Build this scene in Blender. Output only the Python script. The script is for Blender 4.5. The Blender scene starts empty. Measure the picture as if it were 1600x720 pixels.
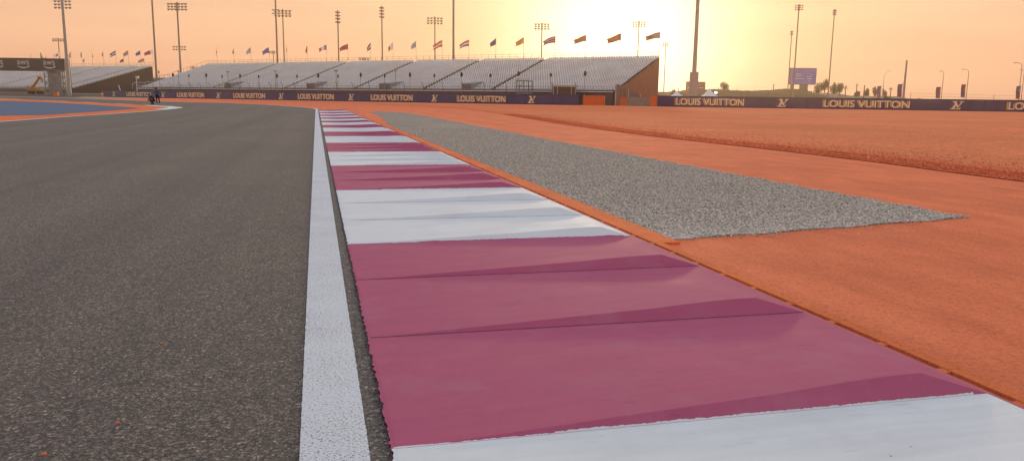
import bpy, bmesh, math, random
import numpy as np
from mathutils import Vector, Matrix, noise

random.seed(7)
rng = np.random.default_rng(11)
SC = bpy.context.scene
COL = SC.collection

# ------------------------------------------------------------------ camera model
# world: +Y runs along the kerb, +X across it to the right, metres, camera 1 m up
F, PITCH, ROLL, HEAD = 1217.6, 0.16639, -0.01354, 0.2452
def _axes():
    fh = Vector((math.sin(HEAD), math.cos(HEAD), 0))
    fw = fh * math.cos(PITCH) + Vector((0, 0, -math.sin(PITCH)))
    r = Vector((math.cos(HEAD), -math.sin(HEAD), 0))
    d = fw.cross(r)
    c, s = math.cos(ROLL), math.sin(ROLL)
    return r * c + d * s, r * -s + d * c, fw, fh
RT, DN, FW, FH = _axes()
RH = Vector((math.cos(HEAD), -math.sin(HEAD), 0))
EYE = Vector((0, 0, 1.0))
def ray(px, py):
    return RT * ((px - 800) / F) + DN * ((py - 360) / F) + FW
def W(px, py, depth):                    # the surveyed point at that depth in front of the tripod
    v = ray(px, py)
    return EYE + v * (depth / v.dot(FH))
def G(px, py, z=0.0):
    v = ray(px, py)
    return EYE + v * ((z - 1.0) / v.z)
def hor(px):
    lo, hi = 60, 260
    for _ in range(40):
        mid = (lo + hi) / 2
        if ray(px, mid).z > 0: lo = mid
        else: hi = mid
    return lo
def D(px, depth, z=0.0):
    p = W(px, hor(px), depth); p.z = z
    return p
def mpp(depth): return depth / F

# ------------------------------------------------------------------ materials
def nodes_of(name):
    m = bpy.data.materials.new(name); m.use_nodes = True
    nt = m.node_tree; b = nt.nodes['Principled BSDF']
    return m, nt, b
def nd(nt, t, **kw):
    n = nt.nodes.new(t)
    for k, v in kw.items():
        if k in n.inputs: n.inputs[k].default_value = v
        else: setattr(n, k, v)
    return n
def rgba(c): return (c[0], c[1], c[2], 1)
def tex(nt, scale, detail=3, rough=.6, stretch=None, kind='noise', coord='Object'):
    tc = nd(nt, 'ShaderNodeTexCoord'); src = tc.outputs[coord]
    if stretch:
        mp = nd(nt, 'ShaderNodeMapping'); mp.inputs['Scale'].default_value = stretch
        nt.links.new(src, mp.inputs['Vector']); src = mp.outputs['Vector']
    if kind == 'noise':
        t = nd(nt, 'ShaderNodeTexNoise', Scale=scale, Detail=detail, Roughness=rough)
        nt.links.new(src, t.inputs['Vector']); return t.outputs['Fac']
    t = nd(nt, 'ShaderNodeTexVoronoi', Scale=scale)
    nt.links.new(src, t.inputs['Vector']); return t.outputs['Distance']
def ramp(nt, fac, stops):
    r = nd(nt, 'ShaderNodeValToRGB')
    e = r.color_ramp.elements
    while len(e) < len(stops): e.new(.5)
    for el, (p, c) in zip(e, stops):
        el.position = p; el.color = rgba(c) if len(c) == 3 else c
    nt.links.new(fac, r.inputs['Fac']); return r.outputs['Color']
def mixc(nt, fac, a, b, mode='MIX'):
    m = nd(nt, 'ShaderNodeMix', data_type='RGBA', blend_type=mode)
    for sock, v in ((m.inputs[0], fac), (m.inputs[6], a), (m.inputs[7], b)):
        if hasattr(v, 'is_output') or isinstance(v, bpy.types.NodeSocket): nt.links.new(v, sock)
        elif isinstance(v, (int, float)): sock.default_value = v
        else: sock.default_value = rgba(v)
    return m.outputs[2]
def bump(nt, b, h, strength, dist):
    n = nd(nt, 'ShaderNodeBump', Strength=strength, Distance=dist)
    nt.links.new(h, n.inputs['Height']); nt.links.new(n.outputs['Normal'], b.inputs['Normal'])
    return n
_plain = {}
def plain(name, c, rough=.6, var=.12, scale=1.5, metal=0, spec=.3, stretch=None, bmp=0):
    if name in _plain: return _plain[name]
    m, nt, b = nodes_of(name)
    f = tex(nt, scale, 4, .6, stretch)
    lo = tuple(x * (1 - var) for x in c); hi = tuple(min(1, x * (1 + var)) for x in c)
    nt.links.new(ramp(nt, f, [(.3, lo), (.7, hi)]), b.inputs['Base Color'])
    b.inputs['Roughness'].default_value = rough; b.inputs['Metallic'].default_value = metal
    b.inputs['Specular IOR Level'].default_value = spec
    if bmp: bump(nt, b, f, .5, bmp)
    _plain[name] = m; return m

def asphalt(name, base=(.106, .086, .073), lines=True, grain=120, cont=1.5):
    m, nt, b = nodes_of(name)
    g = tex(nt, grain, 3, .75)
    col = ramp(nt, g, [(.36, tuple(x * .22 for x in base)), (.47, tuple(x * .78 for x in base)),
                       (.55, tuple(x * 1.35 for x in base)), (.66, tuple(min(1, x * 2.5) for x in base))])
    tcv = nd(nt, 'ShaderNodeTexCoord'); vv = nd(nt, 'ShaderNodeTexVoronoi', Scale=98.0); nt.links.new(tcv.outputs['Object'], vv.inputs['Vector'])
    sp_ = nd(nt, 'ShaderNodeSeparateColor'); nt.links.new(vv.outputs['Color'], sp_.inputs[0])
    cell = ramp(nt, sp_.outputs[0], [(0, (.28, .28, .28)), (.35, (.62, .62, .62)), (.75, (1.15, 1.14, 1.12)), (.93, (1.7, 1.66, 1.6)), (1, (2.8, 2.7, 2.55))])
    col = mixc(nt, 1.0, col, cell, 'MULTIPLY')
    dk = tex(nt, 60, 2, .6)
    col = mixc(nt, ramp(nt, dk, [(.34, (.8, .8, .8)), (.43, (0, 0, 0))]), col, tuple(x * .25 for x in base))
    big = tex(nt, .35, 4, .6)
    col = mixc(nt, .9, col, ramp(nt, big, [(.3, (.86, .86, .88)), (.7, (1.14, 1.12, 1.08))]), 'MULTIPLY')
    md = tex(nt, 9, 3, .6)
    col = mixc(nt, .8, col, ramp(nt, md, [(.3, (.88, .88, .88)), (.7, (1.12, 1.12, 1.12))]), 'MULTIPLY')
    if lines:                                     # rubbered-in racing lines, along the direction of travel
        st = tex(nt, 1.0, 4, .55, (1.1, .02, 1))
        col = mixc(nt, .8, col, ramp(nt, st, [(.36, (.70, .70, .72)), (.62, (1.2, 1.17, 1.12))]), 'MULTIPLY')
    nt.links.new(col, b.inputs['Base Color'])
    b.inputs['Roughness'].default_value = .68
    b.inputs['Specular IOR Level'].default_value = .5
    bump(nt, b, g, .6, .004)
    return m

def line_paint(name):
    m, nt, b = nodes_of(name)
    g = tex(nt, 115, 3, .7)
    big = tex(nt, 2.5, 3, .6)
    ad = nd(nt, 'ShaderNodeMath', operation='MULTIPLY_ADD'); ad.inputs[1].default_value = .16
    nt.links.new(big, ad.inputs[0]); nt.links.new(g, ad.inputs[2])
    col = ramp(nt, ad.outputs[0], [(.44, (.09, .09, .09)), (.50, (.60, .61, .65)), (.75, (.74, .78, .82))])
    nt.links.new(col, b.inputs['Base Color'])
    b.inputs['Roughness'].default_value = .7
    bump(nt, b, g, .7, .004)
    return m

def kerb_paint(name, c, dirt, rough=.72, spec=.16):
    m, nt, b = nodes_of(name)
    brush = tex(nt, 1.0, 5, .6, (1.6, 16, 6))
    col = ramp(nt, brush, [(.25, tuple(x * .93 for x in c)), (.75, tuple(min(1, x * 1.06) for x in c))])
    blot = tex(nt, 2.2, 5, .65)
    col = mixc(nt, ramp(nt, blot, [(.50, (0, 0, 0)), (.80, (.6, .6, .6))]), col, dirt)
    scuff = tex(nt, 1.0, 6, .7, (3.0, 9.0, 3.0))
    col = mixc(nt, ramp(nt, scuff, [(.60, (0, 0, 0)), (.74, (.6, .6, .6))]), col, tuple(x * .62 for x in c))
    dust = tex(nt, 70, 3, .6)
    col = mixc(nt, ramp(nt, dust, [(.62, (0, 0, 0)), (.8, (.22, .22, .22))]), col, (.5, .36, .30))
    chip = tex(nt, 14, kind='voronoi')
    cn = tex(nt, 3.1, 2, .5)
    gate = ramp(nt, cn, [(.62, (0, 0, 0)), (.66, (1, 1, 1))])
    ch = ramp(nt, chip, [(.045, (1, 1, 1)), (.07, (0, 0, 0))])
    col = mixc(nt, mixc(nt, 1.0, ch, gate, 'MULTIPLY'), col, tuple(x * .3 for x in c))
    nt.links.new(col, b.inputs['Base Color'])
    nt.links.new(ramp(nt, blot, [(.3, (rough,) * 3), (.8, (rough + .2,) * 3)]), b.inputs['Roughness'])
    b.inputs['Specular IOR Level'].default_value = spec
    hb = tex(nt, 120, 4, .6)
    hh = mixc(nt, .5, hb, brush)
    bump(nt, b, hb, .3, .002)
    return m

def orange_turf(name, c=(.97, .265, .122)):
    m, nt, b = nodes_of(name)
    g = tex(nt, 55, 5, .72)
    col = ramp(nt, g, [(.30, tuple(x * .58 for x in c)), (.46, tuple(x * .9 for x in c)), (.60, c), (.76, (min(1, c[0] * 1.15), c[1] * 1.35, c[2] * 1.45))])
    big = tex(nt, .6, 5, .6)
    col = mixc(nt, .9, col, ramp(nt, big, [(.3, (.86, .84, .84)), (.7, (1.1, 1.08, 1.06))]), 'MULTIPLY')
    md = tex(nt, 1.0, 5, .65, (3.2, 1.1, 1))
    col = mixc(nt, .9, col, ramp(nt, md, [(.3, (.88, .84, .82)), (.7, (1.08, 1.08, 1.1))]), 'MULTIPLY')
    st = tex(nt, 1.0, 3, .55, (2.2, .05, 1))
    col = mixc(nt, .7, col, ramp(nt, st, [(.35, (.90, .88, .86)), (.65, (1.06, 1.06, 1.06))]), 'MULTIPLY')
    nt.links.new(col, b.inputs['Base Color'])
    b.inputs['Roughness'].default_value = .9; b.inputs['Specular IOR Level'].default_value = .12
    bump(nt, b, g, 1.0, .012)
    return m

def rough_dirt(name, c):
    m, nt, b = nodes_of(name)
    g = tex(nt, 11, 6, .75)
    col = ramp(nt, g, [(.30, tuple(x * .45 for x in c)), (.5, c), (.72, tuple(min(1, x * 1.3) for x in c))])
    g2 = tex(nt, 2.6, 6, .8)
    col = mixc(nt, .9, col, ramp(nt, g2, [(.36, (.80, .77, .75)), (.64, (1.14, 1.13, 1.1))]), 'MULTIPLY')
    big = tex(nt, .12, 5, .65)
    col = mixc(nt, .9, col, ramp(nt, big, [(.3, (.82, .84, .84)), (.7, (1.12, 1.08, 1.05))]), 'MULTIPLY')
    nt.links.new(col, b.inputs['Base Color'])
    b.inputs['Roughness'].default_value = .95; b.inputs['Specular IOR Level'].default_value = .08
    bump(nt, b, g, .7, .03)
    return m

def stone_mat(name, cols, spec=.25):
    m, nt, b = nodes_of(name)
    ge = nd(nt, 'ShaderNodeNewGeometry')
    col = ramp(nt, ge.outputs['Random Per Island'], cols)
    f = tex(nt, 60, 3, .6)
    col = mixc(nt, .8, col, ramp(nt, f, [(.3, (.8, .8, .8)), (.7, (1.15, 1.15, 1.15))]), 'MULTIPLY')
    nt.links.new(col, b.inputs['Base Color'])
    b.inputs['Roughness'].default_value = .85; b.inputs['Specular IOR Level'].default_value = spec
    return m

M_ASPH = asphalt('track_asphalt')
M_ASPH_STRIP = asphalt('joint_asphalt', (.10, .086, .080), False, 130, .9)
M_LINE = line_paint('white_line_paint')
M_MAROON = kerb_paint('maroon_kerb_paint', (.46, .100, .182), (.50, .20, .26), .78, .22)
M_WHITE = kerb_paint('white_kerb_paint', (.74, .76, .77), (.60, .60, .60), .7)
M_TURF = orange_turf('orange_painted_ground')
M_STRIP = orange_turf('orange_strip_paint', (.95, .25, .09))
M_ROUGH = rough_dirt('orange_brown_dirt', (.86, .255, .112))
M_GRAVEL = stone_mat('grey_stone', [(0, (.31, .27, .23)), (.35, (.58, .505, .43)), (.7, (.74, .66, .57)), (1, (.86, .79, .69))])
M_CLOD = stone_mat('orange_clod', [(0, (.52, .13, .055)), (.5, (.72, .19, .085)), (1, (.85, .27, .13))], .1)
M_BLUE = plain('blue_runoff_paint', (.055, .112, .205), .7, .12, .4)
M_SAND = plain('desert_sand', (.42, .30, .20), .95, .15, .05)
M_CONC = plain('grey_concrete', (.34, .31, .28), .85, .15, .8)

def gravel_bed_mat():
    m, nt, b = nodes_of('gravel_bed')
    tc = nd(nt, 'ShaderNodeTexCoord')
    v = nd(nt, 'ShaderNodeTexVoronoi', Scale=46.0); nt.links.new(tc.outputs['Object'], v.inputs['Vector'])
    sep = nd(nt, 'ShaderNodeSeparateColor'); nt.links.new(v.outputs['Color'], sep.inputs[0])
    col = ramp(nt, sep.outputs[0], [(0, (.16, .13, .105)), (.4, (.40, .335, .265)), (.75, (.53, .455, .36)), (1, (.72, .65, .55))])
    col = mixc(nt, ramp(nt, v.outputs['Distance'], [(.42, (0, 0, 0)), (.7, (.8, .8, .8))]), col, (.14, .12, .10))
    big = tex(nt, .5, 4, .6)
    col = mixc(nt, .9, col, ramp(nt, big, [(.3, (.85, .85, .86)), (.7, (1.12, 1.1, 1.08))]), 'MULTIPLY')
    nt.links.new(col, b.inputs['Base Color']); b.inputs['Roughness'].default_value = .9
    iv = nd(nt, 'ShaderNodeMath', operation='SUBTRACT'); iv.inputs[0].default_value = 1; nt.links.new(v.outputs['Distance'], iv.inputs[1])
    bump(nt, b, iv.outputs[0], .8, .018)
    return m
M_BED = gravel_bed_mat()

M_METAL = plain('galvanised_steel', (.33, .30, .27), .5, .1, 3, .3)
M_POLE = plain('mast_paint', (.30, .235, .18), .55, .1, 1.5, .1)
M_POLEG = plain('pale_mast_paint', (.42, .37, .32), .55, .1, 1.5, .1)
M_LAMP = plain('floodlight_housing', (.26, .20, .15), .5, .1, 3)
M_SEAT = plain('grey_seat_plastic', (.80, .76, .72), .5, .10, .15)
M_SEATW = plain('warm_lit_seat_plastic', (.48, .42, .37), .5, .10, .15)
M_DECK = plain('stand_deck', (.24, .225, .21), .7, .15, .6)
M_STEP = plain('dark_stair_tread', (.20, .185, .175), .8, .1, 1)
M_CLAD = plain('glow_tinted_cladding', (.38, .21, .12), .8, .12, .5, 0, .15, (1, 1, 6))  # orange-brown tint stands in for the sun's glow over the stand end
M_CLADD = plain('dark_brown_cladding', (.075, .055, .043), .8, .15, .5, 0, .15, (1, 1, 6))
M_FASCIA = plain('stand_fascia', (.15, .12, .11), .8, .2, .7)
M_RAIL = plain('railing_steel', (.30, .24, .19), .5, .1, 2, .2)
M_WHT = plain('white_metal', (.70, .68, .66), .5, .06, 2)
M_NAVY = plain('purple_banner', (.105, .085, .170), .55, .12, .35, 0, .2, (1, 1, .2))
M_NAVYR = plain('warm_purple_banner', (.125, .085, .150), .55, .12, .35, 0, .2, (1, 1, .2))
M_GOLD = plain('gold_letter_edge', (.78, .42, .09), .5, .15, 4)
M_CREAM = plain('cream_letter_face', (.92, .80, .58), .5, .06, 4)
M_BLACK = plain('dark_equipment', (.045, .038, .035), .6, .1, 3)
M_AWS = plain('charcoal_banner', (.060, .048, .048), .6, .12, .4)
M_PALE = plain('pale_letter', (.72, .68, .66), .5, .04, 4)
M_ORNG = plain('orange_plastic', (.80, .19, .045), .5, .1, 1)
M_YEL = plain('machine_orange', (.62, .27, .055), .5, .12, 2)
M_SCREEN = plain('screen_face', (.105, .085, .180), .4, .25, .12)
_b = M_SCREEN.node_tree.nodes['Principled BSDF']; _b.inputs['Emission Color'].default_value = (.22, .20, .85, 1); _b.inputs['Emission Strength'].default_value = .13
M_SCREENR = plain('maroon_screen_face', (.34, .10, .12), .4, .15, .2)
M_TENT = plain('tent_fabric', (.74, .72, .74), .7, .05, 1)
M_BARK = plain('bark', (.16, .10, .065), .9, .2, 3)
def leaf_mat(name, c):
    m, nt, b = nodes_of(name)
    ge = nd(nt, 'ShaderNodeNewGeometry')
    nt.links.new(ramp(nt, ge.outputs['Random Per Island'], [(0, tuple(x * .55 for x in c)), (1, tuple(x * 1.45 for x in c))]), b.inputs['Base Color'])
    b.inputs['Roughness'].default_value = .7; b.inputs['Specular IOR Level'].default_value = .2
    return m
M_LEAF = leaf_mat('hazy_olive_leaf', (.120, .090, .045))
M_LEAFB = leaf_mat('hazy_brown_leaf', (.190, .115, .055))
M_HEDGE = leaf_mat('hazy_hedge_leaf', (.115, .080, .042))
M_HILL = plain('planted_bank', (.125, .085, .046), .95, .2, .2, 0, .1)

# ------------------------------------------------------------------ mesh helpers
def link(name, me, mats, parent=None, loc=None):
    o = bpy.data.objects.new(name, me)
    for m in (mats if isinstance(mats, (list, tuple)) else [mats]):
        me.materials.append(m)
    COL.objects.link(o)
    if parent is not None: o.parent = parent
    if loc is not None: o.location = loc
    return o
class MB:
    def __init__(s): s.v = []; s.f = []; s.mi = []
    def quad(s, pts, mi=0):
        n = len(s.v); s.v += [tuple(p) for p in pts]; s.f.append(tuple(range(n, n + len(pts)))); s.mi.append(mi)
    def frame_box(s, o, ax, ay, az, mi=0):        # box from corner o along three edge vectors
        o = Vector(o); ax, ay, az = Vector(ax), Vector(ay), Vector(az)
        n = len(s.v)
        for k in range(8):
            s.v.append(tuple(o + ax * (k & 1) + ay * (k >> 1 & 1) + az * (k >> 2 & 1)))
        for q in ((0, 2, 3, 1), (4, 5, 7, 6), (0, 1, 5, 4), (2, 6, 7, 3), (0, 4, 6, 2), (1, 3, 7, 5)):
            s.f.append(tuple(n + i for i in q)); s.mi.append(mi)
    def box(s, c, sx, sy, sz, rz=0, mi=0):
        ax = Vector((math.cos(rz), math.sin(rz), 0)) * sx; ay = Vector((-math.sin(rz), math.cos(rz), 0)) * sy; az = Vector((0, 0, sz))
        s.frame_box(Vector(c) - ax / 2 - ay / 2 - az / 2, ax, ay, az, mi)
    def tube(s, pts, rad, seg=8, mi=0):
        pts = [Vector(p) for p in pts]
        if not isinstance(rad, (list, tuple)): rad = [rad] * len(pts)
        n0 = len(s.v)
        for i, p in enumerate(pts):
            t = (pts[min(i + 1, len(pts) - 1)] - pts[max(i - 1, 0)]).normalized()
            a = t.cross(Vector((0, 0, 1)) if abs(t.z) < .9 else Vector((1, 0, 0))).normalized(); b = t.cross(a)
            for k in range(seg):
                th = 2 * math.pi * k / seg
                s.v.append(tuple(p + (a * math.cos(th) + b * math.sin(th)) * rad[i]))
        for i in range(len(pts) - 1):
            for k in range(seg):
                k2 = (k + 1) % seg
                s.f.append((n0 + i * seg + k, n0 + i * seg + k2, n0 + (i + 1) * seg + k2, n0 + (i + 1) * seg + k)); s.mi.append(mi)
        s.f.append(tuple(n0 + k for k in range(seg))); s.mi.append(mi)
        s.f.append(tuple(n0 + (len(pts) - 1) * seg + k for k in reversed(range(seg)))); s.mi.append(mi)
    def build(s, name, mats, parent=None, loc=None, smooth=False):
        me = bpy.data.meshes.new(name); me.from_pydata(s.v, [], s.f)
        if any(s.mi): me.polygons.foreach_set('material_index', s.mi)
        if smooth: me.polygons.foreach_set('use_smooth', [True] * len(s.f))
        me.update()
        return link(name, me, mats, parent, loc)
def fast_mesh(name, V, Fq, mats, parent=None, smooth=False):    # V (n,3), Fq (m,k) numpy
    me = bpy.data.meshes.new(name)
    k = Fq.shape[1]
    me.vertices.add(len(V)); me.vertices.foreach_set('co', V.astype(np.float32).ravel())
    me.loops.add(Fq.size); me.loops.foreach_set('vertex_index', Fq.astype(np.int32).ravel())
    me.polygons.add(len(Fq)); me.polygons.foreach_set('loop_start', np.arange(0, Fq.size, k, dtype=np.int32))
    me.update(calc_edges=True); me.validate()
    return link(name, me, mats, parent)
def tag(o, label, cat, group=None):
    o['label'] = label; o['category'] = cat
    if group: o['group'] = group
    return o
def struct(o): o['kind'] = 'structure'; return o
def empty(name, loc, label, cat, group=None, rz=0):
    o = bpy.data.objects.new(name, None); COL.objects.link(o); o.location = loc; o.rotation_euler = (0, 0, rz)
    o.empty_display_size = .3
    return tag(o, label, cat, group)
def sheet(name, pts, z, m):
    bm = bmesh.new(); vs = [bm.verts.new((p[0], p[1], z)) for p in pts]; bm.faces.new(vs)
    bmesh.ops.triangulate(bm, faces=bm.faces[:])
    for f in bm.faces:
        if f.normal.z < 0: f.normal_flip()
    me = bpy.data.meshes.new(name); bm.to_mesh(me); bm.free()
    return struct(link(name, me, m))
def spline(P, n=8):
    P = [Vector(p) for p in P]; out = []
    for i in range(len(P) - 1):
        a = P[max(i - 1, 0)]; b = P[i]; c = P[i + 1]; d = P[min(i + 2, len(P) - 1)]
        for k in range(n):
            t = k / n
            out.append(.5 * ((2 * b) + (c - a) * t + (2 * a - 5 * b + 4 * c - d) * t * t + (3 * b - a - 3 * c + d) * t ** 3))
    out.append(P[-1]); return out
def V2(x, y): return Vector((x, y, 0))
def side(path, d):                                # path moved sideways by d (to the left of travel)
    out = []
    for i, p in enumerate(path):
        t = (path[min(i + 1, len(path) - 1)] - path[max(i - 1, 0)]).normalized()
        out.append(p + Vector((-t.y, t.x, 0)) * d)
    return out
def ribbon(name, path, d0, d1, z, m, every=None):
    a, b = side(path, d0), side(path, d1); mb = MB()
    for i in range(len(path) - 1):
        if every and (i // every) % 2: continue
        q = [a[i], a[i + 1], b[i + 1], b[i]]
        q = [(p.x, p.y, z) for p in q]
        n = (Vector(q[1]) - Vector(q[0])).cross(Vector(q[2]) - Vector(q[0]))
        mb.quad(q if n.z > 0 else q[::-1])
    return struct(mb.build(name, m))

# ------------------------------------------------------------------ ground, track, run-off
KL, KR = .188, 2.245            # kerb edges
sheet('ground', [(-6000, -3000), (6000, -3000), (6000, 9000), (-6000, 9000)], -.06, M_SAND)
edge = spline([V2(-.07, -12), V2(-.07, 10), V2(-.07, 40), V2(-.06, 62), V2(-.12, 66), V2(-.45, 71), V2(-1.5, 77), V2(-3.7, 87.5), V2(-7.2, 100), V2(-12.0, 112),
               *[V2(*G(a, b)[:2]) for a, b in ((300, 160.2), (250, 158.9), (200, 157.2), (150, 155.2), (100, 153.4), (50, 152))]], 8)
track = [(p.x, p.y) for p in edge] + [(-160, 330), (-160, -12)]
sheet('track', track, 0, M_ASPH)
sheet('joint_strip', [(.118, -12), (.20, -12), (.20, 61.5), (.118, 61.5)], .004, M_ASPH_STRIP)

def noisy_line(x0, x1, y0, y1, step, amp, sc, seed):
    out = []; n = max(2, int((y1 - y0) / step))
    for i in range(n + 1):
        y = y0 + (y1 - y0) * i / n
        out.append((x0 + (x1 - x0) * i / n + amp * noise.noise((y * sc, seed, 0)) + amp * .6 * noise.noise((y * sc * 3.1, seed + 9, 0)), y))
    return out
# solid white edge line: straight part with slightly uneven paint edges, then the bend
mb = MB()
L = noisy_line(-.072, -.072, -2, 14, .02, .003, 26, 1.0) + [(-.072, 30), (-.070, 62)]
R = noisy_line(.120, .120, -2, 14, .02, .003, 26, 5.0) + [(.116, 30), (.11, 62)]
for i in range(len(L) - 1):
    mb.quad([(L[i][0], L[i][1], .008), (R[i][0], R[i][1], .008), (R[i + 1][0], R[i + 1][1], .008), (L[i + 1][0], L[i + 1][1], .008)])
struct(mb.build('track_edge_line', M_LINE))
bend = [p for p in edge if p.y >= 61.9]
ribbon('track_edge_line', bend, .0, -.24, .008, M_LINE)

# orange run-off sheet to the right of the kerb, up to and beyond the barrier
run = [(.19, -12)] + [(.19, 61.5)] + [(p.x + .05, p.y) for p in edge if p.y > 61.9 and p.y < 170] + [(-40, 330), (260, 330), (260, -12)]
sheet('painted_runoff', run, -.008, M_TURF)
# far asphalt apron at the left, behind the inner bend
ap = [G(0, 148.6), G(60, 149.0), G(112, 150.0), G(128, 152.2), G(112, 152.4), G(60, 151.2), G(0, 149.9)]
# rough orange dirt beyond the service strip
ridge = spline([V2(9.3, -12), V2(9.3, 4), V2(9.4, 9), V2(9.65, 12), V2(9.7, 16), V2(9.6, 22.5), V2(10.4, 34), V2(12.0, 49), V2(13.6, 66), V2(14.0, 84), V2(12.4, 100)], 8)
ridge += [V2(8.5, 118), V2(2.5, 136), V2(-6, 152), V2(-20, 176)]
rough = [(p.x, p.y) for p in ridge] + [(-20, 300), (250, 300), (250, -12)]
sheet('dirt_runoff', rough, .004, M_ROUGH)

# gravel trap
trap = noisy_line(2.50, 2.62, 5.18, 30, .06, .014, 6, 2.0) + noisy_line(2.62, 3.3, 30, 42, .5, .03, 3, 2.0) + [(3.5, 54), (4.4, 58.5), (5.9, 54)] + \
    noisy_line(6.05, 5.69, 52, 5.80, .12, .035, 3, 4.0)[::1]
trap = [(2.485, 5.19)] + trap[1:] 
sheet('gravel_trap', trap, -.004, M_BED)

def scatter(name, N, place, smin, smax, mat, zbase, flat=.65):
    base = np.array([(1, 0, 0), (-1, 0, 0), (0, 1, 0), (0, -1, 0), (0, 0, 1), (0, 0, -1), (.6, .6, .55), (-.6, .55, -.5)])[:6]
    tri = np.array([(0, 2, 4), (2, 1, 4), (1, 3, 4), (3, 0, 4), (2, 0, 5), (1, 2, 5), (3, 1, 5), (0, 3, 5)])
    P = place(N); N = len(P)
    S = (smin + (smax - smin) * rng.random(N) ** 2)[:, None]
    V = base[None] * (1 + .35 * (rng.random((N, 6, 1)) - .5)) + .28 * (rng.random((N, 6, 3)) - .5)
    th = rng.random(N) * 6.283; c, s = np.cos(th), np.sin(th)
    ph = (rng.random(N) - .5) * 1.6; cp, sp = np.cos(ph), np.sin(ph)
    y, z = V[:, :, 1] * cp[:, None] - V[:, :, 2] * sp[:, None], V[:, :, 1] * sp[:, None] + V[:, :, 2] * cp[:, None]
    x = V[:, :, 0] * 1.25
    X = x * c[:, None] - y * s[:, None]; Y = x * s[:, None] + y * c[:, None]
    Q = np.stack([X, Y, z * flat], 2) * S[:, :, None]
    Q[:, :, 0] += P[:, 0, None]; Q[:, :, 1] += P[:, 1, None]; Q[:, :, 2] += (P[:, 2] + S[:, 0] * flat * .45)[:, None] + zbase
    Fq = (tri[None] + 6 * np.arange(N)[:, None, None]).reshape(-1, 3)
    o = fast_mesh(name, Q.reshape(-1, 3), Fq, mat); o['kind'] = 'stuff'
    return o
def in_trap(N):
    y = 5.2 + (27 - 5.2) * rng.random(N) ** 2.3
    x = 2.52 + (5.74 - 2.52) * rng.random(N)
    x += .03 * np.sin(y * 9) * (x > 5.6)
    near = 5.19 + (x - 2.5) / 3.17 * .60 + .03 * np.sin(x * 7.0)
    k = y > near - (rng.random(N) < .04) * rng.exponential(.05, N)
    x, y = x[k], y[k]
    return np.stack([x, y, .012 * rng.random(len(x))], 1)
st = scatter('gravel', 230000, in_trap, .005, .0115, M_GRAVEL, -.010)
tag(st, 'grey crushed stone filling the long gravel trap beside the kerb', 'gravel')
def in_ridge(N):
    y = 7 + 45 * rng.random(N) ** 1.6
    xr = np.interp(y, [p.y for p in ridge], [p.x for p in ridge])
    x = xr - .08 + rng.exponential(.9, N)
    h = .05 * np.exp(-((x - xr - .35) / .4) ** 2)
    return np.stack([x, y, h * rng.random(N)], 1)
cl = scatter('dirt_clods', 26000, in_ridge, .005, .017, M_CLOD, .003, .7)
tag(cl, 'loose orange clods along the edge of the rough dirt run-off', 'clods')
# low windrow of dirt along the ridge
mb = MB()
rp = [p for p in ridge if 3 < p.y < 120]
prof = [(-.12, .0045), (.10, .007), (.35, .012), (.7, .008), (1.5, .0045)]
rows = [side(rp, -d) for d, h in prof]
for j in range(len(prof) - 1):
    for i in range(len(rp) - 1):
        def zz(jj, ii):
            p = rows[jj][ii]; h = prof[jj][1]
            return h if h < .01 else h * (1 + .5 * noise.noise((p.x * 1.5, p.y * 1.5, 3)))
        q = [(rows[j][i].x, rows[j][i].y, zz(j, i)), (rows[j + 1][i].x, rows[j + 1][i].y, zz(j + 1, i)),
             (rows[j + 1][i + 1].x, rows[j + 1][i + 1].y, zz(j + 1, i + 1)), (rows[j][i + 1].x, rows[j][i + 1].y, zz(j, i + 1))]
        mb.quad(q)
M_RIDGE = rough_dirt('ridge_dirt', (.88, .22, .09))
struct(mb.build('dirt_ridge', M_RIDGE))

# ------------------------------------------------------------------ the kerb
S_ = [-1.2, 2.11, 5.33, 8.53, 11.64, 14.62, 17.55, 20.5, 23.3, 26.2, 28.9, 31.65, 34.0, 36.8, 39.4, 42.4, 45.7, 49.2, 53.2, 57.6, 61.8]
CW = 2.04; HM = .060; FD = .085
def kh(w):
    u = (w - KL - .03) / (CW - KL - .03)
    if u <= 0: return 0.0
    if w <= CW: return HM * (u if u < .7 else .7 + .3 * math.sin((u - .7) / .3 * math.pi / 2))
    return HM * max(0, (KR - w) / (KR - CW))
cols = [KL, KL + .03] + [KL + .03 + (CW - KL - .03) * i / 24 for i in range(1, 25)] + [2.11, 2.18, KR]
mb = MB(); K0 = .012
for i in range(len(S_) - 1):
    mi = 1 if i % 2 == 0 else 0                   # 0 maroon, 1 white
    a, b = S_[i], S_[i + 1]
    for t in range(3):
        s0 = a + (b - a) * t / 3; s1 = a + (b - a) * (t + 1) / 3; Lt = s1 - s0
        grid = []
        for w in cols:
            h = kh(w); r = h / HM
            grid.append([(w, s0, K0), (w, s0 + FD * r, K0 + h), (w, s1 - .04 - .17 * r, K0 + .001), (w, s1, K0)])
        for k in range(3):
            n0 = len(mb.v)
            for g_ in grid: mb.v += [g_[k], g_[k + 1]]
            for c in range(len(cols) - 1):
                mb.f.append((n0 + 2 * c, n0 + 2 * c + 2, n0 + 2 * c + 3, n0 + 2 * c + 1)); mb.mi.append(mi)
        if s0 > 0 and t:
            for c in range(len(cols) - 1):
                mb.quad([(cols[c], s0 - .007, K0 + .0012), (cols[c + 1], s0 - .007, K0 + .0012), (cols[c + 1], s0 + .001, K0 + .0012 + .001), (cols[c], s0 + .001, K0 + .0022)], 2 + (mi if t else 0))
        # left side wall of the slab
        mb.quad([(KL, s0, -.02), (KL, s0, K0), (KL, s1, K0), (KL, s1, -.02)], mi)
        mb.quad([(KR, s1, -.02), (KR, s1, K0), (KR, s0, K0), (KR, s0, -.02)], mi)
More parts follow.
